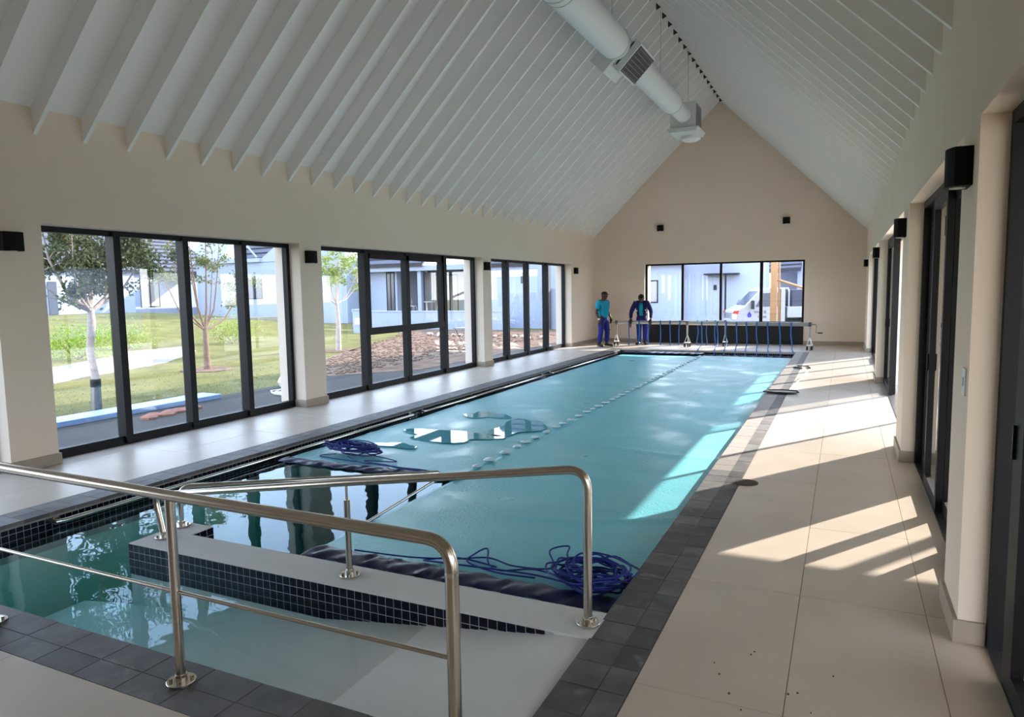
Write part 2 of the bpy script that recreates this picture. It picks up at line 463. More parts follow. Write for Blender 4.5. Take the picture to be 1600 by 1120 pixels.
for i in range(75, n):
    for r_ in range(4):
        far.box(PX0 + 0.002, PX0 + 0.004, PY0 + i * P_, PY0 + (i + 1) * P_ - g, -0.035 - (r_ + 1) * P_ + g, -0.035 - r_ * P_)
for i in range(int((PX1 - PX0) / P_)):
    for r_ in range(4):
        z1 = -0.035 - r_ * P_; x0 = PX0 + i * P_
        far.box(x0, x0 + P_ - g, PY1 - 0.007, PY1 - 0.002, z1 - P_ + g, z1)
        if x0 < PX1 - 1.5: far.box(x0, x0 + P_ - g, PY0 + 0.002, PY0 + 0.007, z1 - P_ + g, z1)
for i in range(int((PY1 - 3.45) / P_)):
    for r_ in range(4):
        z1 = -0.035 - r_ * P_; y0 = 3.45 + i * P_
        far.box(PX1 - 0.007, PX1 - 0.002, y0, y0 + P_ - g, z1 - P_ + g, z1)
tag(far.build('mosaic_tiles', M['navy'], pool, smooth=False), kind='stuff')

cop = struct('trim_1', label='dark slate coping around the pool')
cb = MB()
cb.box(PX0 - CW, PX0 + 0.012, PY0 - CW, PY1 + CW, -0.045, -0.003).box(PX1 - 0.012, PX1 + CW, PY0 - CW, PY1 + CW, -0.045, -0.003)
cb.box(PX0 + 0.012, PX1 - 0.012, PY0 - CW, PY0 + 0.012, -0.045, -0.003).box(PX0 + 0.012, PX1 - 0.012, PY1 - 0.012, PY1 + CW, -0.045, -0.003)
cb.build('coping_bed', M['sgrout'], cop, smooth=False)
slot = MB()
for nm, a, b in ():
    pass
ct = MB().box(0, 1, 0, 1, -0.03, 0).build('coping_tile', M['slate'], cop, smooth=False)
cmesh = {'slate': ct.data}
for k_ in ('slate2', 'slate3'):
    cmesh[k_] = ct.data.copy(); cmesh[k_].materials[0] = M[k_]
cfirst = [ct]


def ctile(x0, x1, y0, y1, stuff=None, mk='slate'):
    q = 0.0025
    if stuff is not None:
        stuff.box(x0 + q, x1 - q, y0 + q, y1 - q, -0.03, 0.0); return
    loc = (x0 + q, y0 + q, R.uniform(-0.001, 0.001)); s = (x1 - x0 - 2 * q, y1 - y0 - 2 * q, 1)
    if cfirst:
        o = cfirst.pop(); o.location = loc; o.scale = s
    else: inst('coping_tile', cmesh[mk], cop, loc, s)


yy = 1.885
ys = [PY0 - CW]
while yy + 0.205 < PY1 + CW:
    yy += 0.205; ys.append(yy)
ys.append(PY1 + CW)
for a, b in zip(ys, ys[1:]):
    ctile(PX1 - 0.015, PX1 + 0.165, a, b, None, 'slate' if a < 5.2 else 'slate2' if a < 6.6 else 'slate3'); ctile(PX1 + 0.165, PX1 + CW, a, b, None, 'slate' if a < 6.6 else 'slate2')  # tiles step to lighter slate along the pool, inner row palest
cs = MB()
for i, (a, b) in enumerate(zip(ys, ys[1:])):
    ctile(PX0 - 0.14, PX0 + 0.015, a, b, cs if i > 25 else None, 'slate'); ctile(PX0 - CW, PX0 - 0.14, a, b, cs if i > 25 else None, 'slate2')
tag(cs.build('coping_tiles', M['slate'], cop, smooth=False), kind='stuff')
xs = [PX0 + 0.015]
x = -5.42
while x < PX1 - 0.1:
    xs.append(x); x += 0.287
xs[-1] = PX1 - 0.015 if PX1 - xs[-1] < 0.15 else xs[-1]
if xs[-1] < PX1 - 0.02: xs.append(PX1 - 0.015)
for a, b in zip(xs, xs[1:]):
    ctile(a, b, PY0 - 0.145, PY0 + 0.015); ctile(a, b, PY0 - CW, PY0 - 0.145)
for a, b in zip(xs[::1], xs[1::1]):
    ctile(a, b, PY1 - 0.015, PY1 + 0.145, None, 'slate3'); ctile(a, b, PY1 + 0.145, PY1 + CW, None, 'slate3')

# water
wm = MB()
wq = 0.004
wm.prism([(PX0 - 0.05, PY0 - 0.05), (PX1 + 0.05, PY0 - 0.05), (PX1 + 0.05, 3.105 + wq), (-4.445 + wq, 3.105 + wq), (-4.445 + wq, 3.585 - wq), (-4.175 - wq, 3.585 - wq), (-4.175 - wq, 3.40 - wq), (PX1 + 0.05, 3.40 - wq), (PX1 + 0.05, PY1 + 0.05), (PX0 - 0.05, PY1 + 0.05)], D - 0.05, ZW, 'z')
wat = wm.build('pool_water', M['water'], smooth=False); tag(wat, 'still teal water filling the long indoor pool', 'water', kind='stuff')

# ramp with its low tiled wall
RS = 0.135
rz_ = lambda x: -0.012 if x > -1.22 else -0.012 + (x + 1.22) * RS
rp = sm('pool_ramp', MB().prism([(PX1, rz_(PX1)), (-1.22, -0.012), (-5.0, rz_(-5.0)), (-5.0, D), (PX1, D)], PY0, 3.12), M['ramp'], 'white sloping entry ramp running down into the water', smooth=False)
dv = empty('ramp_wall', (0, 0, -0.3))
tag(dv, 'low white wall beside the ramp with a navy mosaic edge', 'low wall')
DY0, DY1, DX0 = 3.105, 3.40, -4.445
dm = MB().box(DX0, PX1, DY0, DY1, D + 0.3, 0.3).box(DX0, DX0 + 0.27, DY1, 3.585, D + 0.3, 0.3)
dm.build('wall_body', M['ramp'], dv, smooth=False, bevel=0.004)
gg = MB().box(DX0, -1.27, DY0 - 0.003, DY0, 0.08, 0.292)
gg.box(DX0 + 0.27, DX0 + 0.273, DY1, 3.585, 0.08, 0.292)
gg.build('mosaic_grout', M['wgrout'], dv, smooth=False)
dt = MB().box(0, P_ - g, -0.002, 0, -(P_ - g), 0)
d0 = None
nc = int((PX1 - 0.2 - DX0) / P_)
for i in range(nc):
    x0 = DX0 + i * P_
    for r_ in range(4):
        zt = 0.3 - 0.006 - r_ * P_; zb = zt - (P_ - g); zr0 = rz_(x0 + P_ / 2) + 0.3
        if zt < zr0 + 0.006: continue
        sz = 1.0 if zb > zr0 else (zt - zr0) / (P_ - g)
        loc = (x0, DY0 - 0.002, zt)
        if d0 is None: d0 = dt.build('mosaic_tile', M['navy'], dv, smooth=False, loc=loc)
        else: inst('mosaic_tile', d0.data, dv, loc, (1, 1, sz))
for i in range(3):
    for r_ in range(4):
        inst('mosaic_tile', d0.data, dv, (DX0 + 0.2735, DY1 + 0.008 + i * 0.06, 0.294 - r_ * P_), (1.1, 1, 1), (0, 0, PI / 2))


# ------------------------------------------------------------------ windows and doors
def frame_bar(par, nm, x0, x1, y0, y1, z0, z1): return MB().box(x0, x1, y0, y1, z0, z1).build(nm, M['black'], par, smooth=False, bevel=0.003)


def pane(par, ax, c, a0, a1, z0, z1, gm='glass'):
    mb = MB()
    mb.add([(c, a0, z0), (c, a1, z0), (c, a1, z1), (c, a0, z1)], [(0, 1, 2, 3)]) if ax == 'x' else mb.add([(a0, c, z0), (a1, c, z0), (a1, c, z1), (a0, c, z1)], [(0, 1, 2, 3)])
    return mb.build('glass_pane', M[gm], par, smooth=False)


FX = -7.47


def left_window(nm, y0, y1, mulls, transom=None, mw=0.085):
    w_ = struct(nm)
    fx0, fx1 = FX - 0.09, FX
    frame_bar(w_, 'frame_head', fx0, fx1, y0, y1, ZH - 0.06, ZH); frame_bar(w_, 'frame_sill', fx0, fx1, y0, y1, 0, 0.10)
    frame_bar(w_, 'frame_jamb', fx0, fx1, y0, y0 + 0.07, 0.1, ZH - 0.06); frame_bar(w_, 'frame_jamb', fx0, fx1, y1 - 0.06, y1, 0.1, ZH - 0.06)
    edges = [y0 + 0.07] + list(mulls) + [y1 - 0.06]
    for i, ym in enumerate(mulls):
        frame_bar(w_, 'mullion', fx0 - 0.02, fx1 + (0.035 if i % 2 == 0 else 0.02), ym - mw / 2, ym + mw / 2, 0.02, ZH - 0.02)
    for i, (a, b) in enumerate(zip(edges, edges[1:])):
        a2 = a + (mw / 2 if i else 0); b2 = b - (mw / 2 if i < len(edges) - 2 else 0)
        if transom and i in transom:
            pane(w_, 'x', FX - 0.045, a2, b2, 0.10, 0.965); pane(w_, 'x', FX - 0.045, a2, b2, 1.09, ZH - 0.06)
        else: pane(w_, 'x', FX - 0.045, a2, b2, 0.1, ZH - 0.06)
    if transom:
        a = edges[min(transom)]; b = edges[max(transom) + 1]
        frame_bar(w_, 'transom', fx0, fx1 + 0.03, a, b, 0.965, 1.09)
        frame_bar(w_, 'sash', fx0, fx1 + 0.02, a, a + 0.12, 1.09, ZH - 0.06); frame_bar(w_, 'sash', fx0, fx1 + 0.02, b - 0.14, b, 1.09, ZH - 0.06)
        frame_bar(w_, 'sash', fx0, fx1 + 0.02, a, b, ZH - 0.15, ZH - 0.06)
    return w_


left_window('window_1', -1.6, 3.93, (-0.2, 1.2, 2.6))
left_window('window_2', 4.39, 8.07, (5.31, 6.24, 7.17))
left_window('window_3', 8.54, 13.86, (9.88, 11.17, 12.52), transom=(1, 2), mw=0.11)
left_window('window_4', 14.27, 19.43, (15.5, 16.74, 18.02), mw=0.12)
# far window over a black panel
w5 = struct('window_5')
fy = YF + 0.12
X0, X1, Z0, Z1 = FW[0], FW[1], 0.66, FW[3]
for a, b, c, d in ((X0, X1, Z1 - 0.05, Z1), (X0, X1, Z0 - 0.05, Z0)):
    MB().box(a, b, fy, fy + 0.08, c, d).build('frame_rail', M['black'], w5, smooth=False, bevel=0.003)
for xm, hw in ((X0 + 0.03, 0.03), (-4.53, 0.035), (-3.385, 0.035), (-2.225, 0.045), (X1 - 0.03, 0.03)):
    MB().box(xm - hw, xm + hw, fy, fy + 0.08, Z0, Z1 - 0.05).build('mullion', M['black'], w5, smooth=False, bevel=0.003)
for a, b in ((X0 + 0.06, -4.565), (-4.495, -3.42), (-3.35, -2.27), (-2.18, X1 - 0.06)): pane(w5, 'y', fy + 0.04, a, b, Z0, Z1 - 0.05, 'clear')
sb = MB().box(X0, X1, YF + 0.0, YF + 0.6, 0.56, 0.61).build('window_sill', M['wall'], w5, smooth=False)
for i in range(6):
    a = X0 + 0.05 + i * (X1 - X0 - 0.05) / 6; b = X0 + 0.05 + (i + 1) * (X1 - X0 - 0.05) / 6
    q = MB().box(a + 0.002, b - 0.002, YF - 0.03, YF + 0.02, 0.02, 0.53).build('spandrel_panel', M['rubber'], w5, smooth=False)
MB().box(X0, X1, YF + 0.03, YF + 0.6, 0.0, 0.56).build('panel_backing', M['rubber'], w5, smooth=False)


# right-hand sliding doors
def right_door(nm, y0, y1, panels, mw=0.10):
    d_ = struct(nm); xa, xb = XR + 0.115, XR + 0.265
    MB().box(xa, xb, y0, y1, ZH - 0.06, ZH).build('frame_head', M['black'], d_, smooth=False)
    MB().box(xa, xb, y0, y1, -0.02, 0.012).build('door_track', M['track'], d_, smooth=False)
    for a, b in ((y0, y0 + 0.05), (y1 - 0.05, y1)): MB().box(xa, xb, a, b, 0.012, ZH - 0.06).build('frame_jamb', M['black'], d_, smooth=False)
    for (a, b, lane) in panels:
        x0 = xa + 0.005 + lane * 0.05; x1 = x0 + 0.045
        p = MB()
        p.box(x0, x1, a, a + mw, 0.014, ZH - 0.062).box(x0, x1, b - mw, b, 0.014, ZH - 0.062)
        p.box(x0, x1, a + mw, b - mw, 0.014, 0.11).box(x0, x1, a + mw, b - mw, ZH - 0.15, ZH - 0.062)
        lf = p.build('door_leaf', M['black'], d_, smooth=False)
        pane(lf, 'x', (x0 + x1) / 2, a + mw, b - mw, 0.11, ZH - 0.15)
        MB().box(x0 - 0.012, x0, b - 0.045, b - 0.025, 0.98, 1.12).build('door_handle', M['black'], lf, smooth=False)
    MB().box(xb, OR, y0, y1, -0.06, -0.01).build('threshold', M['patio'], d_, smooth=False)
    return d_


right_door('door_1', -1.6, 3.78, [(-1.5, 0.3, 2), (0.2, 2.0, 1), (1.7, 3.44, 0)], mw=0.16)
right_door('door_2', 4.27, 7.54, [(4.32, 5.13, 0), (5.06, 5.96, 1), (5.89, 6.74, 0), (6.67, 7.49, 1)], mw=0.07)
right_door('door_3', 8.26, 13.5, [(8.31, 9.95, 2), (11.98, 13.45, 0), (12.1, 13.4, 1)], mw=0.05)
right_door('door_4', 14.1, 19.6, [(14.15, 15.5, 0), (15.46, 16.85, 1), (16.81, 18.2, 0), (18.16, 19.55, 1)], mw=0.04)


# ------------------------------------------------------------------ sconces
def sconce_mesh():
    poly = []
    for i in range(9):
        t = -1 + 2 * i / 8; poly.append((t * 0.095, -(0.075 + 0.03 * (1 - t * t))))
    return poly


SP = sconce_mesh()
sc0 = None


def sconce(loc, rz, label):
    global sc0
    if sc0 is None:
        sc0 = empty('wall_sconce', loc, rz)
        MB().prism(SP + [(0.095, 0), (-0.095, 0)], -0.09, 0.09, 'z').build('shade', M['sconce'], sc0)
        MB().box(-0.04, 0.04, -0.012, 0.0, -0.05, 0.05).build('back_plate', M['alu'], sc0)
        MB().tube([(0, -0.05, -0.094), (0, -0.05, -0.088)], 0.035, 12).build('lens', M['switch'], sc0)
        o = sc0
    else:
        o = copy_tree(sc0); o.location = loc; o.rotation_euler = (0, 0, rz)
    tag(o, label, 'wall lamp', 'black box wall lamps')


LZ = 2.245
for yv, lb in ((4.08, 'black wall lamp left of the four-pane left window, nearest on left wall'), (8.27, 'black wall lamp on the pillar right of the tree window'),
               (14.0, 'black wall lamp between the transom window and the far left window'), (19.75, 'black wall lamp at the far end of the left wall')):
    sconce((XL, yv, LZ), PI / 2, lb)
for yv, lb in ((4.02, 'largest black wall lamp, on the near right pillar above the switch'), (7.95, 'black wall lamp on the second right-hand pillar'),
               (13.8, 'black wall lamp on the third right-hand pillar'), (20.3, 'smallest black wall lamp at the far end of the right wall')):
    sconce((XR, yv, LZ), -PI / 2, lb)
sconce((-5.19, YF, 3.53), 0, 'black wall lamp above the far window, left of the pair')
sconce((-1.56, YF, 3.56), 0, 'black wall lamp above the far window, right of the pair')

# ------------------------------------------------------------------ duct
AX, AZ = -3.45, 5.62
du = empty('air_duct', (AX, 0, AZ))
tag(du, 'round white spiral air duct hung below the ridge', 'duct')


def ring_tube(y0, y1, r0, r1=None, nm='duct_section'):
    r1 = r1 or r0
    return MB().tube([(0, y0, 0), (0, y0 + 0.04, 0), (0, y1 - 0.04, 0), (0, y1, 0)], [r0, r0, r1, r1], 32).build(nm, M['duct'], du)


ring_tube(2.0, 8.9, 0.26); ring_tube(8.9, 11.3, 0.25); ring_tube(11.3, 12.0, 0.23); ring_tube(12.0, 15.4, 0.225); ring_tube(15.4, 16.6, 0.175)
for yv, r_ in ((8.9, 0.27), (8.75, 0.27), (11.25, 0.26), (15.4, 0.235)):
    MB().tube([(0, yv - 0.012, 0), (0, yv + 0.012, 0)], r_, 32).build('duct_collar', M['ductbox'], du)
T45 = Matrix.Rotation(PI / 4, 4, 'Y')
# damper box with two 45 degree cheeks
MB().box(-0.22, 0.22, 11.4, 12.3, -0.22, 0.22, T45).build('branch_box', M['ductbox'], du, smooth=False, bevel=0.008)
lb = MB().box(-0.16, 0.16, 11.3, 12.0, -0.16, 0.16, Matrix.Translation((-0.20, 0, -0.20)) @ T45).build('branch_box', M['ductbox'], du, smooth=False, bevel=0.008)
TG = Matrix.Translation((0.14, -1.35, -0.14)) @ Matrix.Rotation(PI / 4, 4, 'Y')
gx = MB().box(-0.02, 0.12, 12.75, 13.65, -0.27, 0.27, TG).build('grille_box', M['ductbox'], du, smooth=False, bevel=0.006)
MB().box(0.121, 0.126, 12.78, 13.62, -0.24, 0.24, TG).build('grille_core', M['grille'], gx, smooth=False)
gb_ = MB()
for i in range(22):
    yv = 12.79 + i * 0.038; gb_.box(0.126, 0.134, yv, yv + 0.01, -0.24, 0.24, TG)
for i in range(7):
    zv = -0.22 + i * 0.07; gb_.box(0.126, 0.137, 12.78, 13.62, zv, zv + 0.008, TG)
gb_.build('grille_bars', M['grillebar'], gx, smooth=False)
# end box
eb = MB().box(-0.30, 0.28, 16.6, 17.3, -0.28, 0.30).build('end_box', M['ductbox'], du, smooth=False, bevel=0.006)
MB().box(0.282, 0.286, 16.64, 17.26, -0.24, 0.26).build('end_grille', M['track'], eb, smooth=False)
MB().prism([(-0.36, -0.28), (0.36, -0.28), (0.30, -0.38), (-0.30, -0.38)], 16.52, 17.4).build('end_flange', M['ductbox'], du, smooth=False, bevel=0.006)
MB().tube([(0.08, 17.1, -0.38), (0.08, 17.1, -0.46), (0.08, 17.1, -0.50)], [0.22, 0.22, 0.15], 24).build('round_diffuser', M['duct'], du)
hw = MB()
for yv in (3.5, 6, 8.5, 11, 14.2, 16.9):
    MB().tube([(0.05, yv, 0.2), (0.05, yv, ZRG + CR - AZ)], 0.006, 6).build('hanger_rod', M['alu'], du)


# ------------------------------------------------------------------ handrails
def arc(p0, corner, p1, n=8):
    p0, c, p1 = Vector(p0), Vector(corner), Vector(p1)
    return [(p0 * (1 - t) ** 2 + c * 2 * t * (1 - t) + p1 * t * t) for t in [i / n for i in range(n + 1)]]


def flange(par, x, y, z, tilt=0):
    f = MB().tube([(x, y, z), (x, y, z + 0.012)], 0.062, 24).build('base_flange', M['chrome'], par, bevel=0.002)
    for t in range(4):
        b = MB()
        a = PI / 4 + t * PI / 2; b.tube([(x + 0.043 * math.cos(a), y + 0.043 * math.sin(a), z + 0.012), (x + 0.043 * math.cos(a), y + 0.043 * math.sin(a), z + 0.024)], 0.009, 6)
        b.build('bolt', M['steel'], f)
    MB().tube([(x, y, z + 0.012), (x, y, z + 0.04)], 0.027, 16).build('collar', M['chrome'], f)


ra = empty('handrail', (-2.6, 2.02, 0))
tag(ra, 'front steel handrail on the near coping with a thin mid rail', 'handrail')
X = lambda x, y, z: (x + 2.6, y - 2.02, z)
RR = 0.0245
ZT = 0.845
hp = [X(-5.2, 2.02, ZT + 0.01), X(-3.9, 2.02, ZT + 0.008), X(-2.6, 2.02, ZT)] + [tuple(p) for p in arc(X(-1.31, 2.02, ZT - 0.005), X(-1.205, 2.02, ZT - 0.005), X(-1.205, 2.02, ZT - 0.11))] + [X(-1.205, 2.02, 0.0)]
MB().tube(hp, RR, 20).build('top_rail', M['steel'], ra)
MB().tube([X(-1.205, 2.02, ZT - 0.125), X(-1.205, 2.02, ZT - 0.11)], RR + 0.0012, 20).build('joint_ring', M['chrome'], ra)
for xp in (-4.02, -2.605): MB().tube([X(xp, 2.02, 0), X(xp, 2.02, ZT - 0.01)], 0.021, 18).build('post', M['steel'], ra); flange(ra, xp + 2.6, 0, 0)
flange(ra, -1.205 + 2.6, 0, 0)
for a, b in ((-5.2, -4.04), (-4.0, -2.62), (-2.585, -1.225)):
    MB().tube([X(a, 2.02, 0.417), X(b, 2.02, 0.417)], 0.0085, 12).build('mid_rail', M['steel'], ra)

rb = empty('handrail', (-2.66, 3.26, 0))
tag(rb, 'rear steel handrail rising along the low mosaic wall', 'handrail')
X = lambda x, y, z: (x + 2.66, y - 3.26, z)
# upper rail slopes from the deep end up to the deck
top = [X(-4.36, 3.29, 0.30), X(-2.66, 3.26, 0.575)] + [tuple(p) for p in arc(X(-1.26, 3.26, 0.787), X(-1.145, 3.26, 0.805), X(-1.142, 3.26, 0.70))] + [X(-1.14, 3.25, 0.0)]
MB().tube(top, 0.0225, 20).build('top_rail', M['steel'], rb)
MB().tube([X(-2.66, 3.26, 0), X(-2.66, 3.26, 0.47)], 0.019, 16).build('post', M['steel'], rb)
MB().tube([X(-2.66, 3.26, 0.47), X(-2.66, 3.26, 0.57)], 0.008, 10).build('post_pin', M['steel'], rb)
flange(rb, 0, 0, 0); flange(rb, -1.14 + 2.66, -0.01, 0)
# far end: returns down to a flange on the wall end, second rail crosses over the water
MB().tube([tuple(p) for p in arc(X(-4.36, 3.29, 0.30), X(-4.40, 3.29, 0.29), X(-4.36, 3.29, 0.16))] + [X(-4.31, 3.28, 0.0)], 0.0225, 16).build('end_post', M['steel'], rb)
flange(rb, -4.31 + 2.66, 0.02, 0)

rc = empty('handrail', (-5.60, 3.3, -0.075))
tag(rc, 'long low steel grab rail along the left pool wall', 'handrail')
for a, b in ((3.34, 8.45), (8.75, 13.4), (13.8, 18.6)):
    pts = [(-0.08, a - 3.3, 0), (-0.02, a - 3.3, 0), (0, a + 0.05 - 3.3, 0), (0, b - 0.05 - 3.3, 0), (-0.02, b - 3.3, 0), (-0.08, b - 3.3, 0)]
    MB().tube(pts, 0.02, 14).build('rail', M['chrome'], rc)
    n_ = int((b - a) / 1.2)
    for i in range(n_ + 1):
        yv = a + 0.02 + i * (b - a - 0.04) / n_ - 3.3
        MB().tube([(-0.08, yv, 0), (-0.065, yv, 0)], 0.035, 14).build('wall_flange', M['chrome'], rc)
rd = empty('handrail', (-4.40, 3.50, 0))
tag(rd, 'steel rail crossing from the end of the low wall out over the water', 'handrail')
MB().tube([(0, 0, 0.0), (0, 0, 0.22)] + [tuple(p) for p in arc((0, 0, 0.22), (0, 0.0, 0.285), (0.05, 0.05, 0.295), 5)] + [(1.42, 1.32, 0.22)], 0.019, 14).build('top_rail', M['chrome'], rd)
MB().tube([(1.42, 1.32, 0.22), (1.44, 1.36, 0.20), (1.42, 1.34, 0.17), (0.9, 0.75, -0.2), (0.45, 0.3, -0.5)], 0.012, 12).build('brace_rail', M['chrome'], rd)
flange(rd, 0.0, 0, 0)


# ------------------------------------------------------------------ pool covers, bands, ropes
def cover(nm, x0, x1, y0, y1, seed, label, zz):
    rr_ = random.Random(seed); from mathutils import noise as nz
    nx, ny = 60, int((y1 - y0) * 16); vs = []; fs = []
    for j in range(ny + 1):
        for i in range(nx + 1):
            u = i / nx; v = j / ny; x = x0 + (x1 - x0) * u; y_ = y0 + (y1 - y0) * v
            p = Vector((x * 0.5, y_ * 0.9, seed))
            h = abs(nz.noise(p * 0.9)) * 0.018 + nz.noise(p * 3.1) * 0.003
            ridge = math.exp(-((y_ - (y0 + 1.5 + 0.25 * math.sin(x * 2 + seed))) / 0.05) ** 2) * 0.010 + math.exp(-((y_ - (y0 + 3.9 + 0.2 * math.sin(x * 1.3))) / 0.05) ** 2) * 0.010
            wob = 0.02 * nz.noise(Vector((y_ * 0.7, seed * 3.0, 0)))
            vs.append((x + (wob if u in (0, 1) else 0), y_, zz + h + ridge))
    for j in range(ny):
        for i in range(nx):
            a = j * (nx + 1) + i; fs.append((a, a + 1, a + nx + 2, a + nx + 1))
    root = empty(nm, ((x0 + x1) / 2, (y0 + y1) / 2, zz)); tag(root, label, 'pool cover')
    ox, oy, oz = root.location
    o = MB().add([(a - ox, b - oy, c - oz) for a, b, c in vs], fs).build('bubble_sheet', M['cover'], root)
    s_ = o.modifiers.new('t', 'SOLIDIFY'); s_.thickness = 0.004; s_.offset = -1
    return root


c1 = cover('pool_cover', -3.35, -1.10, 3.70, 18.75, 3, 'pale blue bubble cover on the right-hand half of the pool', ZW + 0.006)
c2 = cover('pool_cover', -5.52, -3.345, 5.80, 18.75, 8, 'pale blue bubble cover on the left half of the pool, starting further back', ZW + 0.006)
sg = MB()
yv = 6.2
while yv < 18.6:
    xx = -3.365; sg.ball((xx - c2.location.x, yv - c2.location.y, 0.028), (0.04 + 0.03 * math.sin(yv * 7) ** 2, 0.075, 0.016), seg=8, rings=4); yv += 0.31 + 0.06 * math.sin(yv * 5)
tag(sg.build('seam_glint_lumps', M['seam'], c2), kind='stuff')


for i, (px_, py_, a_, b_) in enumerate(((-4.45, 7.45, 0.60, 0.34), (-3.85, 8.25, 0.30, 0.55), (-4.65, 8.9, 0.35, 0.22), (-4.75, 6.75, 0.30, 0.10))):
    pts = []
    for k_ in range(28):
        t = 2 * PI * k_ / 28; q_ = 1 + 0.22 * math.sin(3 * t + i) + 0.13 * math.sin(5 * t + 2 * i)
        pts.append((px_ + a_ * q_ * math.cos(t), py_ + b_ * q_ * math.sin(t)))
    o = MB().prism(pts, ZW + 0.016, ZW + 0.024, 'z').build('puddle', M['puddle'], smooth=False)
    tag(o, ['largest still puddle on the left cover, reflecting the window bars', 'puddle on the left cover beside the seam, behind the largest puddle', 'thin puddle on the left cover, nearest the pool edge of the middle pair', 'small narrow puddle behind the left rope coil', 'furthest small puddle on the left cover'][i], 'puddle', 'puddles on the left cover', 'stuff')


def band(par, x0, x1, y, w_, zz, seed):
    rr_ = random.Random(seed); n_ = int((x1 - x0) / 0.03); vs = []; fs = []; sec = 6
    for i in range(n_ + 1):
        x = x0 + (x1 - x0) * i / n_; f = 1 + 0.25 * math.sin(i * 1.1 + math.sin(i * 0.37) * 3)
        for s_ in range(sec + 1):
            t = PI * s_ / sec
            vs.append((x + 0.03 * math.cos(t), y + w_ / 2 * math.cos(t) * (1 + 0.08 * math.sin(i * 0.5)), zz + 0.022 * f * math.sin(t) + 0.006 * math.sin(i * 0.9 + s_)))
    for i in range(n_):
        for s_ in range(sec): a = i * (sec + 1) + s_; fs.append((a, a + 1, a + sec + 2, a + sec + 1))
    ox, oy, oz = par.location
    o = MB().add([(a - ox, b - oy, c - oz) for a, b, c in vs], fs).build('edge_band', M['band'], par); return o


band(c1, -3.33, -1.10, 3.69, 0.20, ZW + 0.022, 2)
band(c2, -5.52, -3.32, 5.74, 0.17, ZW + 0.010, 4)
fb = MB()
far_band = band(c2, -5.50, -3.35, 18.86, 0.34, ZW + 0.06, 5)
band(c1, -3.35, -1.12, 18.85, 0.12, ZW + 0.01, 6)


def smooth(pts, n=4):
    P = [Vector(p) for p in pts]; out = []
    for i in range(len(P) - 1):
        a, b, c, d = P[max(i - 1, 0)], P[i], P[i + 1], P[min(i + 2, len(P) - 1)]
        for k_ in range(n):
            t = k_ / n
            out.append(0.5 * ((2 * b) + (c - a) * t + (2 * a - 5 * b + 4 * c - d) * t * t + (3 * b - a - 3 * c + d) * t ** 3))
    out.append(P[-1]); return out


def rope(name, label, cx, cy, rx, ry, loops, seed, tails, z0):
    rr_ = random.Random(seed); pts = []; N = loops * 14
    for i in range(N):
        t = 2 * PI * i / 14; k = 0.45 + 0.55 * rr_.random() if i % 7 == 0 else None
        if i == 0: kk = 0.8
        kk = kk * 0.7 + 0.3 * (rr_.uniform(0.25, 1.25))
        pts.append((rx * kk * math.cos(t) + 0.25 * rx * math.sin(i * 0.11), ry * kk * math.sin(t) + 0.2 * ry * math.cos(i * 0.13), z0 + 0.035 * rr_.random() + 0.0004 * i))
    o_ = empty(name, (cx, cy, 0)); tag(o_, label, 'rope')
    MB().tube(smooth(pts, 3), 0.0065, 6).build('coil', M['rope'], o_)
    for tl in tails:
        q = smooth([(a[0] - cx, a[1] - cy, a[2]) for a in tl], 8)
        MB().tube(q, 0.006, 6).build('loose_line', M['rope'], o_)


zc = ZW + 0.03
rope('rope_coil', 'tangled navy rope piled on the cover beside the near right coping', -1.34, 3.93, 0.25, 0.20, 17, 11,
     [[(-1.45, 4.0, zc), (-1.62, 4.22, zc + 0.02), (-1.68, 4.40, zc + 0.02), (-1.78, 4.30, zc + 0.01), (-1.66, 4.05, zc), (-1.9, 3.98, zc), (-2.12, 4.04, zc), (-2.3, 3.92, zc + 0.01), (-2.6, 3.80, zc + 0.02), (-3.0, 3.74, zc + 0.03)],
      [(-1.45, 3.9, zc), (-1.75, 3.98, zc), (-1.95, 3.88, zc), (-2.08, 3.96, zc), (-2.18, 4.14, zc + 0.02), (-2.24, 4.06, zc), (-2.2, 3.9, zc + 0.01), (-1.95, 3.82, zc + 0.01), (-1.7, 3.86, zc)],
      [(-1.4, 3.85, zc), (-1.7, 3.90, zc), (-2.0, 3.86, zc + 0.01), (-2.35, 3.78, zc + 0.03), (-2.5, 3.84, zc), (-2.3, 3.96, zc), (-2.0, 3.92, zc)]], zc)
rope('rope_coil', 'tangled navy rope lying on the left cover beside the left pool edge', -4.95, 6.22, 0.34, 0.17, 16, 5,
     [[(-4.7, 6.2, zc), (-4.25, 6.05, zc), (-4.6, 5.95, zc), (-4.1, 5.83, zc + 0.01), (-3.8, 5.86, zc), (-3.4, 5.78, zc)],
      [(-5.1, 6.1, zc), (-5.2, 5.95, zc), (-4.7, 5.9, zc), (-4.3, 5.8, zc + 0.02), (-3.9, 5.78, zc + 0.02), (-3.45, 5.74, zc)],
      [(-4.9, 6.05, zc), (-4.5, 5.8, zc + 0.02), (-4.3, 5.9, zc), (-4.0, 5.75, zc + 0.02), (-3.6, 5.82, zc)]], zc)


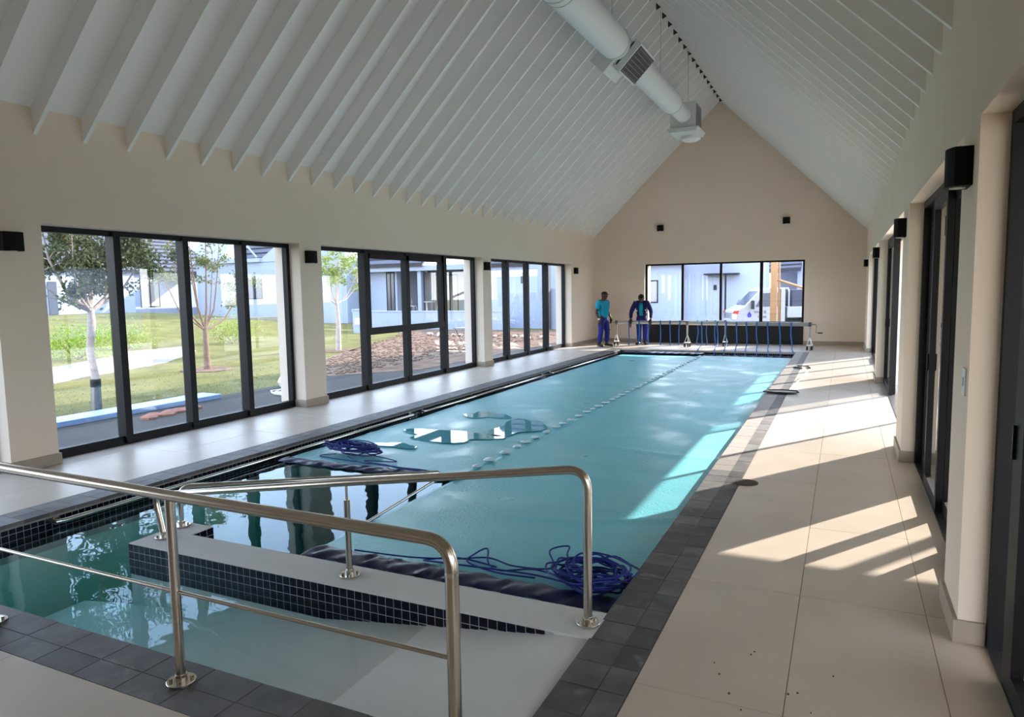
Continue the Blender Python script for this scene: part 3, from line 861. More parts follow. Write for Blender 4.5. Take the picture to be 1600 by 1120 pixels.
# ------------------------------------------------------------------ cover reels
def reel(x0, y0, x1, y1, label, ztube, straps, crank, goes):
    L = math.hypot(x1 - x0, y1 - y0); ang = math.atan2(y1 - y0, x1 - x0)
    r_ = empty('cover_reel', (x0, y0, 0), ang); tag(r_, label, 'pool cover reel', 'pool cover reels')
    MB().tube([(0.03, 0, ztube), (L - 0.03, 0, ztube)], 0.052, 20).build('roller_tube', M['alu'], r_)
    for xe in (0.0, L):
        st = MB().box(xe - 0.02, xe + 0.02, -0.025, 0.025, 0.32, ztube + 0.02).build('stand', M['alu'], r_, smooth=False)
        f = MB()
        f.tube([(xe, 0, 0.36), (xe - 0.055, -0.095, 0.13)], 0.008, 8).tube([(xe, 0, 0.36), (xe + 0.055, 0.095, 0.13)], 0.008, 8).tube([(xe, 0, 0.36), (xe + 0.05, -0.095, 0.13)], 0.008, 8)
        f.box(xe - 0.07, xe + 0.07, -0.11, 0.11, 0.115, 0.13); f.build('foot_frame', M['white'], st)
        for sx, sy in ((-0.05, -0.09), (0.05, 0.09), (0.05, -0.09)):
            MB().tube([(xe + sx - 0.016, sy, 0.05), (xe + sx + 0.016, sy, 0.05)], 0.05, 16).build('caster', M['rubber'], st)
        MB().tube([(xe - 0.035, 0, ztube), (xe + 0.035, 0, ztube)], 0.06, 14).build('bearing', M['track'], r_)
    xc = L if crank > 0 else 0; s_ = 1 if crank > 0 else -1
    MB().tube([(xc, 0, ztube), (xc + s_ * 0.13, 0, ztube), (xc + s_ * 0.15, 0, ztube - 0.02), (xc + s_ * 0.15, -0.02, ztube - 0.2), (xc + s_ * 0.16, -0.02, ztube - 0.22), (xc + s_ * 0.22, -0.02, ztube - 0.22)], 0.009, 10).build('crank', M['track'], r_)
    MB().tube([(xc + s_ * 0.2, -0.02, ztube - 0.22), (xc + s_ * 0.31, -0.02, ztube - 0.22)], 0.016, 10).build('crank_grip', M['rubber'], r_)
    for i, xs_ in enumerate(straps):
        d_ = (0.03 * math.sin(i * 2.3), 0.05 * math.cos(i * 1.7))
        b = MB()
        y_end = -0.12 - 0.03 * (i % 3) if not goes else -(y0 + (y1 - y0) * xs_ / L - (PY1 + 0.03))
        zend = 0.02
        a1 = [(xs_ - 0.02, -0.055, ztube), (xs_ - 0.02 + d_[0], -0.075, ztube - 0.3), (xs_ - 0.02 + d_[1], y_end * 0.5 - 0.04, 0.15), (xs_ - 0.02 + d_[0], y_end, zend)]
        if goes:
            a1 = [(xs_ - 0.02, -0.055, ztube), (xs_ + 0.02 * math.sin(i * 2.1), -0.085, ztube - 0.3), (xs_ + 0.04, -0.2, 0.12), (xs_ + 0.09, y_end * 0.6, 0.035), (xs_ + 0.17, y_end, 0.015), (xs_ + 0.18, y_end - 0.05, -0.06), (xs_ + 0.22, y_end - 0.3, ZW + 0.03)]
        else: a1 = [(xs_ - 0.02, -0.055, ztube), (xs_ - 0.02 + d_[0], -0.065, ztube - 0.3), (xs_ - 0.02 + d_[1] * 0.5, -0.085, 0.12), (xs_ - 0.02 + d_[0], -0.12, 0.02)]
        vs = []; 
        for p in a1: vs += [p, (p[0] + 0.030, p[1], p[2])]
        n_ = len(a1); b.add(vs, [(2 * j, 2 * j + 1, 2 * j + 3, 2 * j + 2) for j in range(n_ - 1)])
        o = b.build('strap', M['strap'], r_); q = o.modifiers.new('t', 'SOLIDIFY'); q.thickness = 0.004
        MB().tube([(xs_ - 0.022, 0, ztube), (xs_ + 0.022, 0, ztube)], 0.056, 20).build('strap_wrap', M['strap'], o)
    return r_


reel(-6.17, 20.34, -3.07, 20.76, 'left pool cover reel with blue straps, under the hands of the leaning man', 0.69, [0.38, 0.68, 0.98, 1.30, 1.58, 1.86, 2.36, 2.62, 2.85], -1, False)
reel(-4.05, 20.28, -0.80, 20.02, 'right pool cover reel with straps reaching into the pool', 0.675, [0.42, 0.85, 1.10, 1.38, 1.64, 1.92, 2.2, 2.5, 2.80], 1, True)


# ------------------------------------------------------------------ small items
sw = empty('light_switch', (XR, 3.88, 1.235)); tag(sw, 'white switch plate on the near right pillar', 'switch')
MB().box(-0.008, 0, -0.04, 0.04, -0.065, 0.065).build('plate', M['switch'], sw, smooth=False, bevel=0.002)
MB().box(-0.013, -0.008, -0.012, 0.012, -0.02, 0.02).build('rocker', M['white'], sw, smooth=False)
dr = empty('skimmer_lid', (-0.735, 6.24, 0)); tag(dr, 'round rusty brown lid set in the slate coping', 'lid')
MB().tube([(0, 0, 0.0), (0, 0, 0.006)], 0.105, 28).build('rim', M['brown'], dr)
MB().tube([(0, 0, 0.006), (0, 0, 0.009)], 0.088, 28).build('disc', M['darkbrown'], dr)
# leaf net lying on the right deck
ln = empty('leaf_skimmer', (-0.87, 11.75, 0.0)); tag(ln, 'flat pool skimmer net with white pole lying on the deck', 'pool net')
hoop = [(-0.24, 0.05, 0.03), (-0.26, -0.05, 0.03), (-0.05, -0.12, 0.03), (0.2, -0.1, 0.03), (0.26, 0.0, 0.03), (0.22, 0.16, 0.03), (0, 0.22, 0.03), (-0.2, 0.14, 0.03), (-0.24, 0.05, 0.03)]
MB().tube(hoop, 0.011, 8).build('hoop', M['rubber'], ln)
MB().add([(h[0], h[1], 0.028) for h in hoop[:-1]], [tuple(range(8))]).build('net', M['track'], ln, smooth=False)
MB().tube([(0.1, 0.2, 0.03), (0.18, 1.6, 0.03), (0.27, 3.3, 0.03)], 0.014, 8).build('pole', M['white'], ln)
MB().tube([(0.17, 1.55, 0.03), (0.18, 1.68, 0.03)], 0.024, 8).build('pole_clamp', M['switch'], ln)
hs = MB().tube([(-0.75 + 0.0, 15.3, 0.02), (-0.9, 15.5, 0.02), (-0.85, 15.8, 0.02), (-0.65, 15.75, 0.02), (-0.6, 15.4, 0.02)], 0.015, 8).build('hose', M['rubber'])
tag(hs, 'short dark hose end curled on the deck beyond the pool net', 'hose')
sk = MB()
R2 = random.Random(3)
for i in range(16):
    sx = R2.uniform(-0.5, 0.2); sy = R2.uniform(2.2, 3.3); r_ = R2.uniform(0.003, 0.007)
    sk.ball((sx, sy, 0.001), (r_, r_ * 1.3, 0.0025), seg=6, rings=3)
tag(sk.build('mud_specks', M['brown']), 'small brown mud specks scattered on the near deck tiles', 'dirt', kind='stuff')


# ------------------------------------------------------------------ people
def skin_obj(name, verts, edges, radii, m_, parent, sub=2):
    me = bpy.data.meshes.new(name); me.from_pydata(verts, edges, []); me.update()
    o = bpy.data.objects.new(name, me); col.objects.link(o); o.parent = parent
    o.modifiers.new('skin', 'SKIN')
    if not me.skin_vertices: 
        bm = bmesh.new(); bm.from_mesh(me); bm.verts.layers.skin.verify(); bm.to_mesh(me); bm.free()
    for i, r_ in enumerate(radii):
        me.skin_vertices[0].data[i].radius = r_ if isinstance(r_, tuple) else (r_, r_)
        me.skin_vertices[0].data[i].use_root = (i == 0)
    s_ = o.modifiers.new('sub', 'SUBSURF'); s_.levels = sub; s_.render_levels = sub
    me.materials.append(m_); o.modifiers['skin'].use_smooth_shade = True
    dg = bpy.context.evaluated_depsgraph_get(); dg.update(); ev = o.evaluated_get(dg)
    me2 = bpy.data.meshes.new_from_object(ev); me2.name = name; o.modifiers.clear(); o.data = me2
    if not me2.materials: me2.materials.append(m_)
    return o


def hand(parent, w_, d, side, fwd, curl=0.5):
    """w_ wrist point, d direction of the palm, side: thumb direction, fwd: palm normal"""
    w_ = Vector(w_); d = Vector(d).normalized(); s_ = Vector(side).normalized(); f = Vector(fwd).normalized()
    mb = MB()
    mb.tube([w_ - d * 0.01, w_ + d * 0.03, w_ + d * 0.075, w_ + d * 0.09], [0.024, 0.036, 0.040, 0.03], 10, flat=0.6)
    for i, L in enumerate((0.072, 0.080, 0.074, 0.058)):
        b = w_ + d * 0.082 + s_ * (0.027 - i * 0.018)
        c = curl; p = [b, b + (d * 0.8 + f * c * 0.4) * L * 0.45, b + (d * 1.1 + f * c * 1.1) * L * 0.75, b + (d * 1.15 + f * c * 2.0) * L]
        mb.tube(p, [0.0095, 0.009, 0.008, 0.006], 7)
    b = w_ + d * 0.03 + s_ * 0.03
    mb.tube([b, b + s_ * 0.02 + d * 0.025, b + s_ * 0.028 + d * 0.05 + f * 0.012, b + s_ * 0.022 + d * 0.07 + f * 0.02], [0.013, 0.011, 0.0095, 0.007], 7)
    mb.build('hand', M['skin'], parent)


def person(loc, rz, label, J, look, top_m, sleeve, pants_m, jacket=False):
    p = empty('person', loc, rz); tag(p, label, 'person')
    # J: dict of joints in local space, x = person's right(-)/left(+), y = forward is -y
    V = [J['pel'], J['spi'], J['che'], J['nec'], J['hb'], J['hc'], J['ht']]
    E_ = [(i, i + 1) for i in range(6)]
    Rr = [(0.115, 0.14), (0.10, 0.13), (0.115, 0.15), (0.052, 0.055), (0.062, 0.066), (0.080, 0.095), (0.055, 0.062)]
    for s_ in 'LR':
        k = len(V); V += [J['sh' + s_], J['el' + s_], J['wr' + s_]]; E_ += [(2, k), (k, k + 1), (k + 1, k + 2)]; Rr += [(0.060, 0.060), (0.043, 0.043), (0.027, 0.03)]
        k = len(V); V += [J['hi' + s_], J['kn' + s_], J['an' + s_]]; E_ += [(0, k), (k, k + 1), (k + 1, k + 2)]; Rr += [(0.088, 0.088), (0.058, 0.06), (0.042, 0.042)]
    skin_obj('body', V, E_, Rr, M['skin'], p)
    # trousers
    V = [J['pel']]; E_ = []; Rr = [(0.135, 0.165)]
    V.append(tuple(Vector(J['pel']).lerp(Vector(J['spi']), 0.5))); E_.append((0, 1)); Rr.append((0.122, 0.155))
    for s_ in 'LR':
        k = len(V); a = Vector(J['kn' + s_]); b = Vector(J['an' + s_])
        V += [J['hi' + s_], tuple(Vector(J['hi' + s_]).lerp(a, 0.5)), J['kn' + s_], tuple(a.lerp(b, 0.9))]; E_ += [(0, k), (k, k + 1), (k + 1, k + 2), (k + 2, k + 3)]; Rr += [0.122, 0.098, 0.080, 0.076]
    skin_obj('trousers', V, E_, Rr, pants_m, p)
    # top
    low = Vector(J['pel']).lerp(Vector(J['spi']), -0.32)
    V = [J['che'], J['spi'], tuple(low), tuple(Vector(J['che']).lerp(Vector(J['nec']), 0.6))]; E_ = [(0, 1), (1, 2), (0, 3)]
    Rr = [(0.16, 0.225), (0.165, 0.215), (0.165, 0.215), (0.08, 0.09)] if jacket else [(0.15, 0.20), (0.15, 0.19), (0.155, 0.195), (0.08, 0.09)]
    for s_ in 'LR':
        k = len(V); sh = Vector(J['sh' + s_]); el = Vector(J['el' + s_]); wr = Vector(J['wr' + s_])
        V += [tuple(sh)]; Rr += [0.096]; E_ += [(0, k)]
        if sleeve == 'short': V += [tuple(sh.lerp(el, 0.75))]; Rr += [0.068]; E_ += [(k, k + 1)]
        else: V += [tuple(el), tuple(el.lerp(wr, 0.92))]; Rr += [0.066, 0.05]; E_ += [(k, k + 1), (k + 1, k + 2)]
    skin_obj('jacket' if jacket else 'shirt', V, E_, Rr, top_m, p)
    for s_, sx in (('L', 1), ('R', -1)):
        a = Vector(J['an' + s_]); t = Vector(J['to' + s_]); d = (t - a); d.z = 0; d.normalize(); b = MB()
        base = Vector((a.x, a.y, 0))
        b.tube([base - d * 0.07 + Vector((0, 0, 0.035)), base + Vector((0, 0, 0.05)), base + d * 0.1 + Vector((0, 0, 0.045)), base + d * 0.19 + Vector((0, 0, 0.035)), base + d * 0.215 + Vector((0, 0, 0.03))], [0.03, 0.048, 0.048, 0.042, 0.02], 12, flat=0.8)
        b.tube([base + Vector((0, 0, 0.04)), tuple(a + Vector((0, 0, 0.06)))], [0.052, 0.055], 12)
        b.build('boot', M['boot'], p)
    hc = Vector(J['hc']); f = Vector(look).normalized(); up = (Vector(J['ht']) - Vector(J['hb'])).normalized(); r_ = f.cross(up).normalized(); f = up.cross(r_).normalized()
    T = Matrix(((r_.x, -f.x, up.x, hc.x), (r_.y, -f.y, up.y, hc.y), (r_.z, -f.z, up.z, hc.z), (0, 0, 0, 1)))
    # face parts: local x right, -y forward, z up (T maps y to -f)
    MB().ball((0, -0.010, 0.0), (0.078, 0.096, 0.115), T, 18, 12).ball((0, -0.045, -0.075), (0.05, 0.048, 0.045), T, 12, 8).build('head', M['skin'], p)
    MB().tube([(0, -0.098, 0.015), (0, -0.118, -0.02), (0, -0.10, -0.035)], [0.008, 0.017, 0.012], 8, T).build('nose', M['skin'], p)
    MB().tube([(-0.024, -0.088, -0.06), (0, -0.098, -0.058), (0.024, -0.088, -0.06)], [0.005, 0.009, 0.005], 8, T).build('mouth', M['red'], p)
    for sx in (-1, 1):
        MB().ball((sx * 0.032, -0.088, 0.012), (0.012, 0.008, 0.008), T, 8, 6).build('eye', M['white'], p)
        MB().ball((sx * 0.080, 0.0, -0.01), (0.012, 0.022, 0.034), T, 8, 6).build('ear', M['skin'], p)
    c = empty('cap'); c.parent = p
    vs = MB()
    pr = []
    rings = []
    for i in range(7):
        th = PI / 2 * i / 6; rings.append((math.cos(th), math.sin(th)))
    n_ = 20; vv = []; ff = []
    for (cr_, sr_) in rings:
        for k in range(n_):
            a = 2 * PI * k / n_; vv.append((0.09 * cr_ * math.cos(a), -0.008 + 0.108 * cr_ * math.sin(a), 0.035 + 0.088 * sr_))
    for i in range(6):
        for k in range(n_): ff.append((i * n_ + k, i * n_ + (k + 1) % n_, (i + 1) * n_ + (k + 1) % n_, (i + 1) * n_ + k))
    vs.add(vv, ff, T)
    vs.build('crown', M['cap'], c)
    b = MB(); pts = []
    for k in range(9):
        a = PI + PI * k / 8; pts.append((0.085 * math.cos(a), -0.06 + 0.115 * math.sin(a)))
    b.prism(pts, 0.035, 0.043, 'z', T).build('visor', M['cap'], c)
    return p


# man in profile, looking right (local forward -y); rotated so that he faces +x
J1 = dict(pel=(0, 0, 0.86), spi=(0, 0.01, 1.03), che=(0, 0.0, 1.22), nec=(0, -0.01, 1.37), hb=(0, -0.03, 1.43), hc=(0, -0.04, 1.50), ht=(0, -0.04, 1.57),
          shL=(0.18, 0.01, 1.30), elL=(0.24, 0.03, 1.03), wrL=(0.23, -0.09, 0.84), shR=(-0.18, 0.01, 1.30), elR=(-0.25, 0.04, 1.02), wrR=(-0.24, -0.05, 0.80),
          hiL=(0.09, 0, 0.80), knL=(0.12, -0.05, 0.44), anL=(0.13, -0.02, 0.08), toL=(0.16, -0.2, 0.03),
          hiR=(-0.09, 0, 0.80), knR=(-0.12, -0.02, 0.44), anR=(-0.14, 0.04, 0.08), toR=(-0.2, -0.16, 0.03))
p1 = person((-6.42, 19.82, 0), math.radians(66), 'man in teal t-shirt, black cap and blue trousers standing at the pool corner', J1, (0.15, -1, -0.15), M['teal'], 'short', M['royal'])
hand(p1, J1['wrL'], (0, -0.15, -1), (0, -1, 0.1), (-1, 0, 0)); hand(p1, J1['wrR'], (0, -0.15, -1), (0, -1, 0.1), (1, 0, 0))
MB().tube([(-0.24, -0.055, 0.80), (-0.242, -0.045, 0.835)], 0.034, 12).build('wrist_band', M['white'], p1)
# man leaning on the reel, facing the camera
J2 = dict(pel=(0, 0.10, 0.84), spi=(0, 0.06, 1.00), che=(0, -0.04, 1.17), nec=(0, -0.10, 1.30), hb=(0, -0.13, 1.345), hc=(0, -0.155, 1.405), ht=(0, -0.165, 1.475),
          shL=(0.19, -0.05, 1.25), elL=(0.29, -0.10, 1.00), wrL=(0.285, -0.26, 0.79), shR=(-0.19, -0.05, 1.25), elR=(-0.30, -0.10, 1.00), wrR=(-0.30, -0.26, 0.79),
          hiL=(0.09, 0.10, 0.78), knL=(0.10, 0.06, 0.43), anL=(0.10, 0.10, 0.08), toL=(0.14, -0.1, 0.03),
          hiR=(-0.09, 0.10, 0.78), knR=(-0.08, 0.06, 0.43), anR=(-0.08, 0.12, 0.08), toR=(-0.15, -0.08, 0.03))
p2 = person((-5.50, 20.70, 0), math.radians(10), 'man in open dark blue work jacket leaning with both hands on the reel', J2, (0.05, -1.0, -0.12), M['navyc'], 'long', M['royal'], True)
hand(p2, J2['wrL'], (0.0, -0.55, -0.6), (-1, 0, 0), (0, -0.4, -1), 0.9); hand(p2, J2['wrR'], (0.0, -0.55, -0.6), (1, 0, 0), (0, -0.4, -1), 0.9)
MB().add([(-0.045, -0.195, 1.26), (0.045, -0.195, 1.26), (0.055, -0.235, 1.15), (0.05, -0.15, 0.88), (-0.05, -0.15, 0.88), (-0.055, -0.235, 1.15)], [(0, 1, 2, 5), (5, 2, 3, 4)]).build('undershirt', M['teal'], p2).modifiers.new('t', 'SOLIDIFY').thickness = 0.02
for a, b in (((-0.06, -0.165, 1.26), (-0.075, -0.15, 0.92)), ((0.06, -0.165, 1.26), (0.075, -0.15, 0.92))):
    MB().tube([a, ((a[0] + b[0]) / 2 * 1.15, -0.205, 1.12), b], [0.018, 0.022, 0.018], 8).build('lapel', M['navyc'], p2)
for dx, dz in ((-0.13, 1.03), (0.13, 1.05), (0.16, 0.98)):
    MB().box(dx - 0.015, dx + 0.015, -0.165, -0.155, dz - 0.02, dz + 0.02).build('reflective_patch', M['white'], p2, smooth=False)

# ------------------------------------------------------------------ exterior ground


def gz(x, y):
    t = max(0, min(1, (-x - 20) / 20)); s = max(0, min(1, (34.5 - y) / 5)); t = t * t * (3 - 2 * t); s = s * s * (3 - 2 * s)
    far_ = max(0, min(1, (y - 23) / 4))
    b = -0.15 + 0.85 * t * s
    if x > -13: b -= 0.12 * far_ * max(0, min(1, (x + 13) / 3))
    return b


vs = []; fs = []
xsg = [-140, -100, -80, -60, -50, -46, -42, -40, -38, -36, -34, -32, -30, -28, -26, -24, -22, -20, -18, -16, -14, -12, -10, OL, XR, OR, 4, 8, 14, 20, 40, 90]
ysg = [-60, -20, -8, YN, 0, 4, 8, 12, 16, 20, OF, 24, 26, 28, 30, 31, 32, 33, 34, 35, 37, 40, 50, 60, 90, 140]
ok = {}
for j, y_ in enumerate(ysg):
    for i, x_ in enumerate(xsg): vs.append((x_, y_, gz(x_, y_)))
W_ = len(xsg)
for j in range(len(ysg) - 1):
    for i in range(len(xsg) - 1):
        cx = (xsg[i] + xsg[i + 1]) / 2; cy = (ysg[j] + ysg[j + 1]) / 2
        if OL < cx < OR and YN < cy < OF: continue
        a = j * W_ + i; fs.append((a, a + 1, a + W_ + 1, a + W_))
gr = sm('ground', MB().add(vs, fs), M['grass'], 'sunlit lawn outside the building')


def patch(name, pts, z, m_, label=None, kind='structure', th=0.04):
    o = MB().prism(pts, z - th, z, 'z').build(name, m_, smooth=False); o['kind'] = kind
    if label: o['label'] = label
    return o


patch('trim_2', [(OL, -4), (-10.3, -4), (-10.3, 14), (-9.6, 23), (OL, 23)], -0.135, M['paving'], 'grey paving strip along the outside wall')
patch('soil', [(-10.3, 12.2), (-12.2, 13.2), (-14.3, 18), (-16.5, 24), (-20, 29), (-9, 29), (-9, 14)], -0.128, M['soil'], 'reddish bare soil and rubble strewn beside the lawn')
patch('garden_path', [(-15.0, 2), (-15.4, 9.3), (-16.3, 11.5), (-17.0, 13.4), (-19.5, 16.5), (-22, 18), (-23.5, 16.8), (-20.6, 14.4), (-19.2, 12.0), (-18.2, 9.3), (-17.8, 2)], -0.13, M['path'], 'pale concrete garden path curving across the lawn')
patch('patio', [(OR, -6), (9, -6), (9, 22), (OR, 22)], -0.06, M['patio'], 'beige paved terrace outside the right-hand doors')
patch('driveway', [(-12, 23.0), (8, 23.0), (8, 60), (-12, 60)], -0.262, M['path'], 'pale concrete yard outside the far window')
# raised pale kerb in the distance
mb = MB()
for (xa, ya, xb, yb) in ((-36, 24, -34, 31), (-34, 31, -30.5, 36)):
    pass
kb = MB().prism([(-37.5, 23), (-36.8, 23), (-27.6, 31.8), (-28.4, 32.3)], 0.15, 0.42, 'z').build('garden_kerb', M['path'], smooth=False); kb['kind'] = 'structure'; kb['label'] = 'low white kerb in front of the houses'

# grass tufts
gt = MB(); R3 = random.Random(21)
for i in range(5000):
    y_ = R3.uniform(4.5, 20); x_ = -10.4 - abs(R3.gauss(0, 2.6))
    if x_ < -15.2 or (y_ > 12.5 and x_ > -12.5 - (y_ - 13) * 0.35): continue
    a = R3.uniform(0, PI); h = R3.uniform(0.012, 0.035); c, s_ = math.cos(a) * 0.012, math.sin(a) * 0.012; z = -0.15
    gt.v += [(x_ - c, y_ - s_, z), (x_ + c, y_ + s_, z), (x_ + R3.uniform(-0.03, 0.03), y_ + R3.uniform(-0.03, 0.03), z + h)]; k = len(gt.v); gt.f.append((k - 3, k - 2, k - 1))
tag(gt.build('grass', M['blade'], smooth=False), 'short yellowish grass growing outside the left windows', 'grass', kind='stuff')
# rubble: single stones in view
def rock(s, seed):
    rr_ = random.Random(seed); bm = bmesh.new(); bmesh.ops.create_icosphere(bm, subdivisions=1, radius=1)
    for v in bm.verts: v.co = Vector((v.co.x * s[0], v.co.y * s[1], v.co.z * s[2])) * rr_.uniform(0.75, 1.15)
    me = bpy.data.meshes.new('rubble_stone'); bm.to_mesh(me); bm.free(); me.materials.append(M['stone']); return me


rocks = [rock((0.22, 0.28, 0.13), i) for i in range(5)]
R4 = random.Random(5)
for i in range(14):
    t = i / 13; x_ = -15.6 + t * 5.4; y_ = 24.8 - t * 1.0 + R4.uniform(-0.35, 0.35)
    o = bpy.data.objects.new('rubble_stone', rocks[i % 5]); col.objects.link(o); o.location = (x_, y_, -0.06); o.rotation_euler = (0, 0, R4.uniform(0, 6)); s_ = R4.uniform(0.5, 0.8); o.scale = (s_, s_ * 0.8, s_ * 0.9)
    tag(o, 'pale rubble stone lying in the row on the bare soil', 'stone', 'rubble stones on the bare soil')
sm_ = MB()
for i in range(1500):
    t = R4.random(); y_ = 12.5 + t * 14; x_ = -10.2 - R4.random() * (1.5 + (y_ - 12.5) * 0.45); r_ = R4.uniform(0.02, 0.07)
    sm_.ball((x_, y_, -0.125), (r_, r_ * 1.3, r_ * 0.6), seg=5, rings=3)
tag(sm_.build('soil_clods', M['soil'], smooth=False), 'small brown clods scattered over the soil', 'soil', kind='stuff')

bo = MB().box(-10.5, -10.02, 3.9, 8.95, -0.14, -0.055).build('board', M['board'], smooth=False, bevel=0.01)
tag(bo, 'long pale blue board lying outside the four-pane left window', 'board')
oc = MB()
for i in range(7): oc.ball((-9.5 + R4.uniform(-0.1, 0.1), 7.05 + i * 0.15, -0.12), (0.14, 0.13, 0.05), seg=8, rings=5)
tag(oc.build('orange_cloth', M['orange']), 'crumpled orange cloth on the paving outside the left window', 'cloth')
pb = MB().ball((-9.9, 10.6, -0.02), (0.25, 0.3, 0.17), seg=9, rings=6).ball((-9.8, 10.85, 0.0), (0.15, 0.2, 0.18), seg=8, rings=5)
tag(pb.build('plastic_bag', M['white']), 'crumpled white plastic bag outside beside the pillar', 'bag')
pts = [(-9.2 + 0.35 * math.cos(i * 0.7) * (1 + 0.3 * math.sin(i)), 9.9 + 0.4 * math.sin(i * 0.7), -0.12 + 0.002 * i) for i in range(30)]
tag(MB().tube(pts, 0.015, 6).build('cable_coil', M['white']), 'loose white cable coil lying on the outside paving', 'cable')
pm = MB().ball((-17.9, 7.3, -0.1), (0.5, 0.7, 0.28), seg=12, rings=6)
tag(pm.build('mulch_heap', M['orange']), 'low reddish mulch heap behind the path', 'mulch')


# ------------------------------------------------------------------ trees
def leaves(mb, c, r, n, size, rr_):
    for _ in range(n):
        d = Vector((rr_.gauss(0, 1), rr_.gauss(0, 1), rr_.gauss(0, 1))); p = Vector(c) + Vector((d.x * r[0], d.y * r[1], d.z * r[2])) * 0.55
        a = Vector((rr_.gauss(0, 1), rr_.gauss(0, 1), rr_.gauss(0, 1))).normalized(); b = a.cross(Vector((rr_.gauss(0, 1), rr_.gauss(0, 1), rr_.gauss(0, 1)))).normalized()
        L = size * rr_.uniform(0.7, 1.3); k = len(mb.v)
        mb.v += [tuple(p), tuple(p + a * L * 0.5 + b * L * 0.28), tuple(p + a * L), tuple(p + a * L * 0.5 - b * L * 0.28)]; mb.f.append((k, k + 1, k + 2, k + 3))


def tree(loc, label, cat, trunk, limbs, bark, leafm, lsize, seed, group='young trees on the lawn', lower=None):
    rr_ = random.Random(seed); t = empty('young_tree', loc); tag(t, label, cat, group)
    MB().tube(trunk[0], trunk[1], 12).build('trunk', bark, t)
    bm_ = MB(); lf = MB()
    for path, r0, clumps in limbs:
        n_ = len(path); bm_.tube(path, [r0 * (1 - 0.75 * i / (n_ - 1)) for i in range(n_)], 8)
        for (i0, cnt, rad) in clumps:
            p = Vector(path[i0]); 
            for q in range(3):
                e_ = p + Vector((rr_.gauss(0, 1) * rad * 0.8, rr_.gauss(0, 1) * rad * 0.8, rr_.uniform(-0.1, 0.9) * rad))
                bm_.tube([p, p.lerp(e_, 0.5) + Vector((0, 0, 0.04)), e_], [0.010, 0.007, 0.003], 5)
                leaves(lf, e_, (rad * 0.5, rad * 0.5, rad * 0.4), cnt // 3, lsize, rr_)
    bm_.build('branches', bark, t); tag(lf.build('foliage', leafm, t, smooth=False), kind='stuff')
    return t


# nearest tree, behind the four-pane window
rr_ = random.Random(2)
limbs = []
for (dx, dy, dz, r0, c) in ((0.1, -0.75, 1.6, 0.035, 1), (0.0, 0.75, 1.5, 0.035, 1), (0.2, -0.25, 2.1, 0.03, 1), (-0.2, 0.25, 2.2, 0.03, 1), (0.5, -0.5, 1.3, 0.025, 1), (-0.4, 0.9, 1.2, 0.025, 1),
                            (0.0, -1.0, 1.15, 0.022, 1), (0.1, 1.2, 1.75, 0.022, 1), (0.0, 0.05, 1.7, 0.02, 1)):
    pts = [(0, 0.03, 1.62), (dx * 0.3, dy * 0.45, 1.62 + dz * 0.18), (dx * 0.6, dy * 0.8, 1.62 + dz * 0.5), (dx, dy, 1.62 + dz)]
    dens = 900 if dy < 0.3 else 700
    limbs.append((pts, r0, [(1, dens // 5, 0.25), (2, dens, 0.36), (3, dens, 0.50)]))
t1 = tree((-10.8, 7.16, -0.15), 'nearest young tree with dull green leaves behind the four-pane window', 'tree',
          ([(0, 0, 0), (0.02, 0.02, 0.5), (-0.02, -0.02, 1.0), (0, 0.03, 1.45), (0, 0.03, 1.66)], [0.075, 0.06, 0.056, 0.06, 0.045]), limbs, M['bark'], M['leaf1'], 0.065, 4)
MB().tube([(0, 0, 0.02), (0.01, 0.01, 0.42)], [0.085, 0.072], 12).build('trunk_guard', M['track'], t1)
MB().tube([(0.01, 0.01, 0.42), (0.012, 0.012, 0.55)], 0.078, 12).build('tie_band', M['rubber'], t1)
limbs = []
for (dx, dy, dz, r0, n_) in ((0, -0.9, 2.1, 0.03, 40), (0, -0.35, 2.6, 0.03, 90), (0.1, 0.1, 2.6, 0.035, 110), (0, 0.6, 2.4, 0.025, 60), (0, 1.2, 1.1, 0.03, 110), (-0.3, -0.2, 2.2, 0.022, 90), (0.2, -1.5, 2.2, 0.022, 90), (0, 0.35, 1.9, 0.02, 30)):
    pts = [(0, 0, 0.98), (dx * 0.3, dy * 0.5, 0.98 + dz * 0.22), (dx * 0.6, dy * 0.8, 0.98 + dz * 0.6), (dx, dy, 0.98 + dz)]
    limbs.append((pts, r0, [(2, n_ * 2, 0.25), (3, n_ * 3, 0.36)]))
tree((-14.3, 12.4, -0.15), 'thin open-branched young tree in a round soil ring', 'tree',
     ([(0, 0, 0), (0.02, -0.02, 0.5), (0, 0, 1.05)], [0.09, 0.07, 0.055]), limbs, M['bark2'], M['leaf2'], 0.075, 9)
limbs = []
for (dx, dy, dz, r0, n_) in ((0, -0.9, 0.9, 0.025, 170), (0, -0.4, 1.7, 0.028, 220), (0, 0.15, 1.9, 0.03, 220), (0.2, 0.9, 1.1, 0.025, 170), (-0.3, 0.5, 1.6, 0.022, 170), (0.3, -0.3, 1.3, 0.02, 170), (0, 1.1, 0.7, 0.018, 130)):
    pts = [(0, 0, 1.5), (dx * 0.35, dy * 0.5, 1.5 + dz * 0.25), (dx * 0.65, dy * 0.8, 1.5 + dz * 0.6), (dx, dy, 1.5 + dz)]
    limbs.append((pts, r0, [(2, n_, 0.32), (3, int(n_ * 1.6), 0.40)]))
tree((-14.7, 17.9, -0.15), 'small tree with light green crown behind the transom window', 'tree',
     ([(0, 0, 0), (0.02, 0.03, 0.8), (0, 0, 1.55)], [0.10, 0.075, 0.06]), limbs, M['bark'], M['leaf3'], 0.085, 14)
